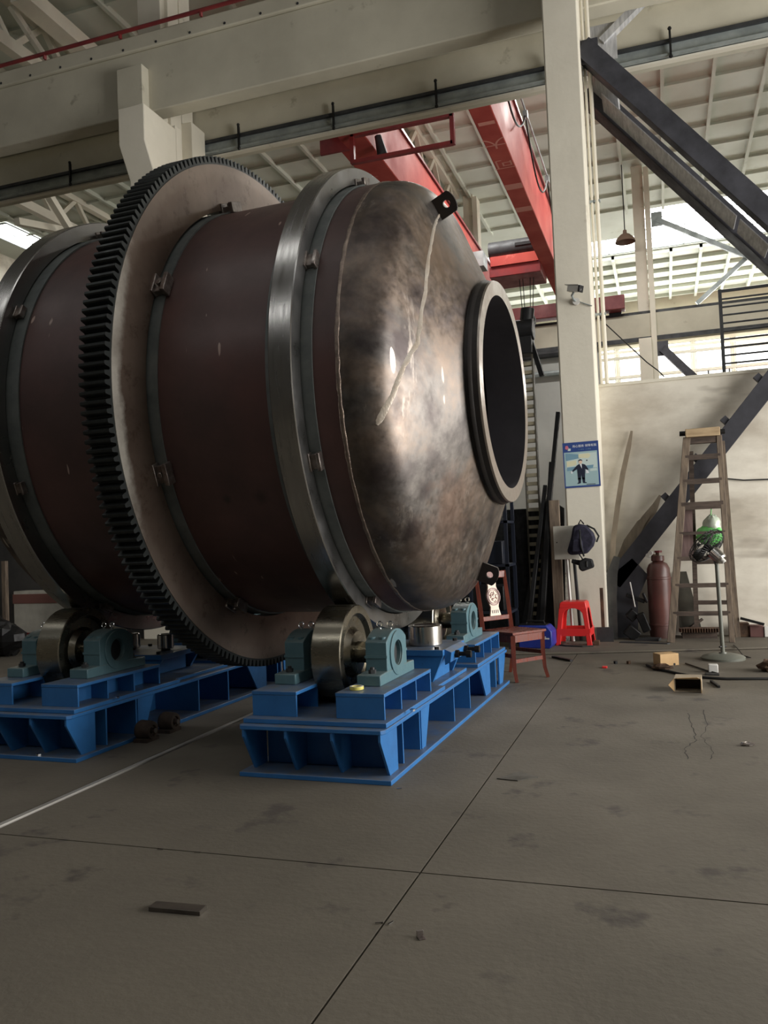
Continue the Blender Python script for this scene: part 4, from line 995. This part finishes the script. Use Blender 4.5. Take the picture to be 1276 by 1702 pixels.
fpart(MB().lathe([(-.135, .012), (-.13, .022), (-.10, .026)], 'z', 14), 'motor_cap', M_whiteplastic)
m = MB()
for r, z in ((.07, .05), (.12, .055), (.165, .07), (.20, .10), (.21, .13), (.20, .16), (.165, .18), (.12, .19), (.06, .195)):
    m.tube([(r*math.cos(2*PI*i/32), r*math.sin(2*PI*i/32), z) for i in range(33)], .003, 4, False)
cage = fpart(m, 'guard_rings', M_black)
m = MB()
for i in range(36):
    a = 2*PI*i/36; m.tube([(r*math.cos(a), r*math.sin(a), z) for r, z in ((.055, .045), (.12, .052), (.20, .095), (.212, .13), (.20, .165), (.12, .192), (.03, .197))], .0022, 4, False)
fpart(m, 'guard_wires', M_black)
m = MB()
for i in range(3):
    a = 2*PI*i/3; vs = []
    for k in range(7):
        r = .03+.155*k/6; wv = .25+.35*math.sin(PI*k/6)
        for sg in (-1, 1): vs.append((r*math.cos(a+sg*wv), r*math.sin(a+sg*wv), .115+sg*.022))
    m.add(vs, [(2*k, 2*k+1, 2*k+3, 2*k+2) for k in range(6)])
m.cyl((0, 0, .03), (0, 0, .14), .035, n=14)
bl = fpart(m, 'fan_blades', M_black); s_ = bl.modifiers.new('s', 'SOLIDIFY'); s_.thickness = .003
MB().tube([(-.012, 0, .97), (-.03, -.01, 1.02), c0-ax*.03], .018, 8).build('fan_neck', M_fan, o)
tag(MB().tube([(.66, 10.2, .03), (.68, 9.9, .03), (.70, 9.5, .012), (.76, 9.35, .01), (.70, 9.42, .006)], .005, 6).build('fan_cord', M_cable), 'thin black fan cord trailing to the round fan base', 'cord')

# gas cylinder
o = empty('gas_cylinder', (-.115, 11.0, FZ)); tag(o, 'maroon gas cylinder with a red valve between the bent sheets and the ladder', 'gas cylinder')
MB().lathe([(0, .02), (0, .135), (.05, .14), (.72, .142), (.86, .138), (.92, .11), (.95, .06), (.95, .02)], 'z', 36).build('bottle', M_cylred, o)
MB().lathe([(.725, .142), (.73, .15), (.755, .15), (.76, .142)], 'z', 36).build('band', M_cylred, o); MB().lathe([(.15, .141), (.155, .147), (.175, .147), (.18, .141)], 'z', 36).build('band', M_cylred, o)
MB().lathe([(.945, .06), (.96, .08), (1.02, .078), (1.02, .07), (.96, .07)], 'z', 20).build('collar', M_cylred, o)
MB().cyl((0, 0, .95), (0, 0, 1.06), .022, n=12).cyl((0, 0, 1.02), (-.06, -.03, 1.03), .016, n=8).build('valve', M_rust, o)
m = MB(); m.lathe([(1.06, .01), (1.06, .045), (1.085, .045), (1.085, .01)], 'z', 12, c=(.01, 0, 0)); m.build('valve_wheel', M_reddark, o)
for k, (x, z) in enumerate(((-.075, 1.055), (-.105, 1.025))): MB().cyl((x, -.03, z), (x-.012, -.055, z+.004), .028, n=14).build('gauge', M_whiteplastic, o)

# bent sheets leaning on the wall
def sheet(path, wd, th, mat, label, skew=.15):
    m = MB(); vs = []; fs = []; n = len(path)
    for i, (x, y, z) in enumerate(path):
        a = Vector(path[max(i-1, 0)]); b = Vector(path[min(i+1, n-1)]); d = (b-a).normalized(); s = d.cross(Vector((0, 1, 0))).normalized()
        ww = wd[i]/2; c = Vector((x, y, z)); yv = Vector((0, 1, 0))
        vs += [c-s*ww+yv*skew*ww, c+s*ww-yv*skew*ww, c+s*ww-yv*skew*ww+yv*th, c-s*ww+yv*skew*ww+yv*th]
    for i in range(n-1):
        for j in range(4): fs.append((4*i+j, 4*i+(j+1) % 4, 4*i+4+(j+1) % 4, 4*i+4+j))
    fs += [(0, 1, 2, 3), (4*n-1, 4*n-2, 4*n-3, 4*n-4)]
    return tag(m.add(vs, fs).build('bent_sheet', mat, smooth=40), label, 'sheet')
M_sheet = pm('brown_bent_sheet', lin(164, 150, 132), lin(122, 112, 98), 3, .6, .1, stretch=(2, 2, .5))
M_sheetd = pm('dark_bent_sheet', lin(84, 84, 82), lin(60, 60, 60), 3, .6, .2)
sheet([(-.352, 11.17, 2.66), (-.40, 11.15, 2.45), (-.49, 11.11, 2.1), (-.57, 11.07, 1.7), (-.635, 11.0, 1.3), (-.67, 10.93, .9), (-.68, 10.89, .4), (-.68, 10.86, .024)], [.03, .06, .065, .065, .065, .07, .07, .07], .012, M_sheet, 'tallest thin bent strip leaning on the wall right of the column')
sheet([(-.045, 11.2, 1.81), (-.11, 11.18, 1.68), (-.22, 11.16, 1.5), (-.34, 11.15, 1.28), (-.44, 11.14, 1.02), (-.50, 11.13, .75)], [.03, .08, .16, .2, .22, .22], .012, M_sheet, 'brown bent sheet with a pointed top leaning beside the dark brace')
sheet([(-.16, 11.13, 1.60), (-.30, 11.12, 1.46), (-.44, 11.11, 1.22), (-.54, 11.10, .95), (-.60, 11.10, .62)], [.03, .10, .17, .2, .2], .012, M_sheet, 'second bent sheet curving left below the pointed one')
sheet([(-.60, 10.88, 1.05), (-.665, 10.86, .85), (-.70, 10.84, .55), (-.705, 10.82, .25), (-.70, 10.80, .024)], [.08, .13, .15, .15, .14], .014, M_sheetd, 'dark curved sheet standing at the foot of the brace')
# scrap heap at the brace foot
SP = [((-.51, .57), (-.29, .48), .05, 'black bar lying slantwise behind the gas cylinder'), ((-.31, .59), (-.265, .47), .035, 'short black bar leaning on the gas cylinder'), ((-.49, .36), (-.41, .28), .12, 'dark lump of scrap low beside the curved sheet'), ((-.36, .34), (-.28, .12), .10, 'dark upright scrap block in front of the gas cylinder'), ((-.52, .16), (-.40, .05), .14, 'dark scrap casting at the foot of the heap')]
for k, (a, b, wd, lab) in enumerate(SP):
    y = 10.86-.02*k; m = MB(); m.bar((a[0], y, a[1]), (b[0], y+.02, b[1]), wd, wd*.9, (0, 1, 0)); tag(m.build('scrap_piece', M_black, bevel=.01), lab, 'scrap')
tag(MB().cyl((-.455, 10.83, .73), (-.41, 10.83, .42), .008, n=6).build('white_rod', M_whiteplastic), 'thin white rod standing in the scrap heap', 'rod')
tag(MB().prism([(-.42, 10.62), (-.15, 10.58), (-.12, 10.74), (-.3, 10.8)], XYf, FZ, FZ+.03).build('grey_sheet', M_darkmetal), 'flat grey offcut lying in front of the gas cylinder', 'sheet')
tag(MB().prism([(-.60, 10.45), (-.05, 10.32), (-.02, 10.36), (-.56, 10.52)], XYf, FZ, FZ+.012).build('flat_strip', M_darkmetal), 'flat dark strip on the floor left of the ladder foot', 'strip')
tag(MB().box(-.81, -.77, 10.58, 10.61, FZ, .68).build('short_post', M_rust), 'short rusty post standing at the column foot right of the stool', 'post')
tag(MB().box(-.87, -.67, 10.56, 10.57, FZ, .20).build('kick_plate', M_darkmetal), 'low dark plate at the foot of the main column', 'plate')
tag(MB().box(-.885, -.815, 10.22, 10.30, FZ, FZ+.055).build('rust_block', M_rust, bevel=.006), 'small rusty block on the floor beside the red stool', 'block')
tag(MB().tube([(-1.38, 10.3, FZ+.008), (-1.2, 10.12, FZ+.008), (-1.0, 10.06, FZ+.008), (-.88, 10.12, FZ+.008)], .008, 6).build('floor_hose', M_cable), 'black hose lying in front of the red stool', 'hose')

# ================================================================== SMALL THINGS ON THE FLOOR
o = empty('carton', (-.065, 8.90, 0), R(28)); tag(o, 'small closed kraft carton on the floor left of the fan', 'carton')
MB().box(-.10, .10, -.075, .075, 0, .118).build('box_body', M_carton, o, bevel=.003)
MB().box(-.101, .101, -.003, .003, .1175, .1195).build('flap_seam', M_cartonin, o)
MB().cyl((.05, -.076, .012), (.05, -.0755, .012), .012, n=10).build('hand_hole', M_black, o)
o = empty('open_carton', (.115, 7.52, 0), R(-4)); tag(o, 'torn open carton lying on its side on the floor', 'carton')
m = MB(); m.box(-.10, .10, -.11, .11, 0, .006); m.box(-.10, .10, -.11, .11, .105, .111); m.box(-.106, -.10, -.11, .11, 0, .111); m.box(.10, .106, -.11, .11, 0, .111); m.box(-.1, .1, .104, .11, .006, .105)
m.build('box_shell', pm('worn_kraft', lin(170, 156, 134), lin(140, 126, 106), 5, .85), o)
m = MB(); m.box(-.098, .098, .09, .104, .008, .104); m.build('box_inside', M_cartonin, o)
m = MB(); m.add([(-.106, -.11, .0), (-.106, -.11, .11), (-.15, -.15, .06)], [(0, 1, 2)]); m.add([(.106, -.11, 0), (.106, -.11, .125), (.112, -.16, .10), (.11, -.15, .0)], [(0, 1, 2, 3)]); m.add([(-.1, -.11, .111), (.1, -.11, .111), (.08, -.13, .128), (-.08, -.14, .12)], [(0, 1, 2, 3)])
f_ = m.build('flap', M_carton, o, smooth=0); sm = f_.modifiers.new('s', 'SOLIDIFY'); sm.thickness = .004
tag(MB().tube([(-.25, 8.80, .012), (-.17, 8.55, .012), (-.05, 8.42, .012), (.03, 8.30, .012), (.2, 8.10, .012), (.45, 8.02, .012), (.8, 8.06, .012), (1.5, 8.2, .012)], .012, 8).build('floor_cable', M_cable), 'thick black cable lying behind the open carton', 'cable')
tag(MB().tube([(.12, 8.95, .008), (.2, 8.75, .008), (.30, 8.50, .008), (.38, 8.36, .008)], .007, 6).build('thin_cable', M_cable), 'thin black cable running to the white adapter', 'cable')
tag(MB().box(.315, .40, 8.42, 8.50, .0, .075).build('white_adapter', M_whiteplastic, bevel=.006), 'white adapter box on the floor under the fan', 'adapter')
tag(MB().box(.28, .40, 8.26, 8.36, 0, .012).build('plug_plate', M_cable, bevel=.003), 'flat black plug in front of the white adapter', 'plug')
tag(blob(-.10, 8.52, .035, .09, .05, .035, .25, 10, 7).build('rag', M_rust, smooth=0), 'small brown crumpled rag beside the cable end', 'rag')
tag(MB().bar((.31, 7.9, .01), (.36, 7.62, .01), .02, .02).build('offcut', M_black), 'short dark offcut lying beside the thick black cable', 'offcut')
tag(blob(.86, 8.55, .05, .10, .12, .06, .3, 12, 8).build('scrap_lump', M_rust, smooth=0), 'rusty lump of scrap at the right edge of the floor', 'scrap')
tag(blob(.41, 5.63, .012, .04, .02, .014, .25, 10, 7).build('foil_scrap', M_block, smooth=0), 'crumpled shiny foil scrap on the floor by the cracks', 'scrap')
tag(MB().bar((-1.25, 9.33, .012), (-1.02, 9.05, .012), .035, .02).build('steel_offcut', M_black), 'thin black steel offcut on the floor right of the dining chair', 'offcut')
tag(MB().box(-.675, -.625, 8.62, 8.68, 0, .018).build('red_cap', M_plastic, bevel=.005), 'tiny red plastic cap on the floor', 'cap')
tag(MB().cyl((-.56, 8.93, 0), (-.56, 8.93, .028), .022, n=6).build('bolt_nut', M_black, smooth=0), 'black nut on the floor behind the red cap', 'nut')
tag(MB().cyl((-.43, 8.93, 0), (-.43, 8.93, .03), .024, n=6).build('bolt_nut', M_rust, smooth=0), 'rusty nut on the floor midway to the carton', 'nut')
o = empty('steel_flat', (-1.80, 2.74, 0), R(3)); tag(o, 'flat steel bar offcut on the dark floor in front', 'offcut')
MB().box(-.115, .10, -.028, .028, 0, .017).build('bar_body', pm('flat_bar', lin(92, 84, 76), lin(66, 60, 55), 5, .5, .3), o, bevel=.002); MB().box(.10, .1008, -.027, .027, .001, .016).build('cut_end', M_silver, o)
m = MB(); m.box(-.012, .012, -.006, 0, 0, .022); m.box(-.012, .012, -.03, 0, 0, .005)
o = m.build('angle_clip', M_block, loc=(-.866, 2.76, 0), rot=(0, 0, R(35)), bevel=.001); tag(o, 'tiny metal angle clip on the front floor', 'clip')
o = MB().prism([(-.10, -.07), (.02, -.09), (.12, .0), (.0, .09)], XYf, 0, .006).build('thin_plate', pm('dull_plate', lin(96, 92, 84), lin(78, 74, 66), 6, .6, .2), loc=(-.865, 4.71, 0)); tag(o, 'thin steel plate lying on the floor joint', 'plate')
for k, (x, y, a, lab) in enumerate(((-1.032, 2.815, 20, 'bright metal sliver left of the long joint on the front floor'), (-.992, 2.825, 70, 'bright metal crumb right of the long joint on the front floor'), (-1.45, 4.36, 12, 'bright metal sliver at the front corner of the blue frame'), (-2.24, 3.27, 0, 'pale sliver on the cross joint at the left'), (-2.05, 3.275, 5, 'second pale sliver on the cross joint, farther right'))):
    tag(MB().box(-.014, .014, -.003, .003, 0, .004).build('metal_sliver', M_silver, loc=(x, y, .001), rot=(0, 0, R(a))), lab, 'sliver', 'bright slivers on the floor')
M_rustdark = pm('dark_rust', lin(66, 52, 42), lin(46, 38, 32), 9, .85)
# rusty lumps between the roller frames
for k, (x, y, s, lab) in enumerate(((-3.60, 5.13, .10, 'rusty round casting on the floor beside the second roller frame, the nearer one'), (-3.60, 5.42, .10, 'rusty round casting behind the nearer one beside the second roller frame'))):
    o = empty('rusty_casting', (x, y, 0)); tag(o, lab, 'casting')
    MB().lathe([(-.06, .02), (-.06, .06), (-.04, .072), (.04, .068), (.06, .06), (.06, .04), (.045, .035), (.045, .02)], 'x', 18, c=(0, 0, .075)).build('casting_body', M_rustdark, o)
    MB().box(-.055, .055, -.075, .075, 0, .025).build('casting_foot', M_rustdark, o); MB().cyl((.045, 0, .075), (.08, 0, .075), .018, n=10).build('stub', M_block if k else M_silver, o)
# tape roll and nuts on the frames
o = empty('tape_roll', (-1.775, 4.62, .4905)); tag(o, 'yellow and white roll of tape on the right front pedestal', 'tape')
MB().lathe([(0, .028), (0, .042), (.018, .042), (.018, .028)], 'z', 28, closed=True).build('tape', pm('tape_yellow', lin(222, 210, 110), rough=.4), o); MB().lathe([(.017, .029), (.019, .029), (.019, .04), (.017, .04)], 'z', 28, closed=True).build('tape_side', M_whiteplastic, o)
for k, (x, y, z, lab) in enumerate(((-1.868, 4.62, .341, 'shiny nut on the sole plate between the front pedestals'), (-1.48, 4.76, .341, 'shiny nut beside the right front pedestal'), (-3.68, 4.92, .341, 'shiny nut beside the pedestal of the second frame'), (-4.02, 4.53, .029, 'shiny washer on the base plate of the second frame'))):
    tag(MB().lathe([(0, .008), (0, .017), (.012, .017), (.012, .008)], 'z', 6, closed=True).build('steel_nut', M_chrome, loc=(x, y, z), smooth=0), lab, 'nut')

# ================================================================== FAR LEFT, SEEN UNDER THE DRUM
o = empty('metal_cabinet', (-10.3, 10.9, .0)); tag(o, 'pale cabinet with a dull red band seen under the drum at the far left', 'cabinet')
MB().box(.2, 1.2, 0, .3, 0, .80).build('cabinet_body', M_greymetal, o, bevel=.01); MB().box(.19, 1.21, -.01, .31, .6, .75).build('red_band', pm('dull_red_band', lin(130, 88, 80), rough=.6), o)
MB().box(.2, 1.2, -.012, 0, .1, .13).build('skirting', M_reddark, o)
tag(MB().box(-10.05, -9.98, 10.6, 10.67, 0, 1.3).build('timber_post', M_wood), 'brown timber post before the pale cabinet at the far left', 'post')
o = empty('oil_drum', (-8.74, 10.9, 0)); tag(o, 'dark blue oil drum with a red patch far left under the drum', 'barrel')
MB().lathe([(0, .01), (0, .28), (.3, .28), (.31, .295), (.33, .28), (.6, .28), (.61, .295), (.63, .28), (.85, .28), (.85, .01)], 'z', 28).build('barrel_body', M_darkblue, o)
MB().box(.05, .26, -.30, -.2, .35, .6).build('red_patch', M_plastic, o)
for k, (x, y, s, lab) in enumerate(((-9.3, 9.6, .28, 'dark scrap heap piece left of the second roller frame'), (-8.7, 9.2, .24, 'dark scrap lump farther right behind the second roller frame'), (-10.3, 9.3, .35, 'large dark scrap lump at the left edge behind the frame'))):
    tag(blob(x, y, s*.9, s*1.3, s, s*.9, .2, 12, 8).build('scrap_lump', M_black, smooth=0), lab, 'scrap')
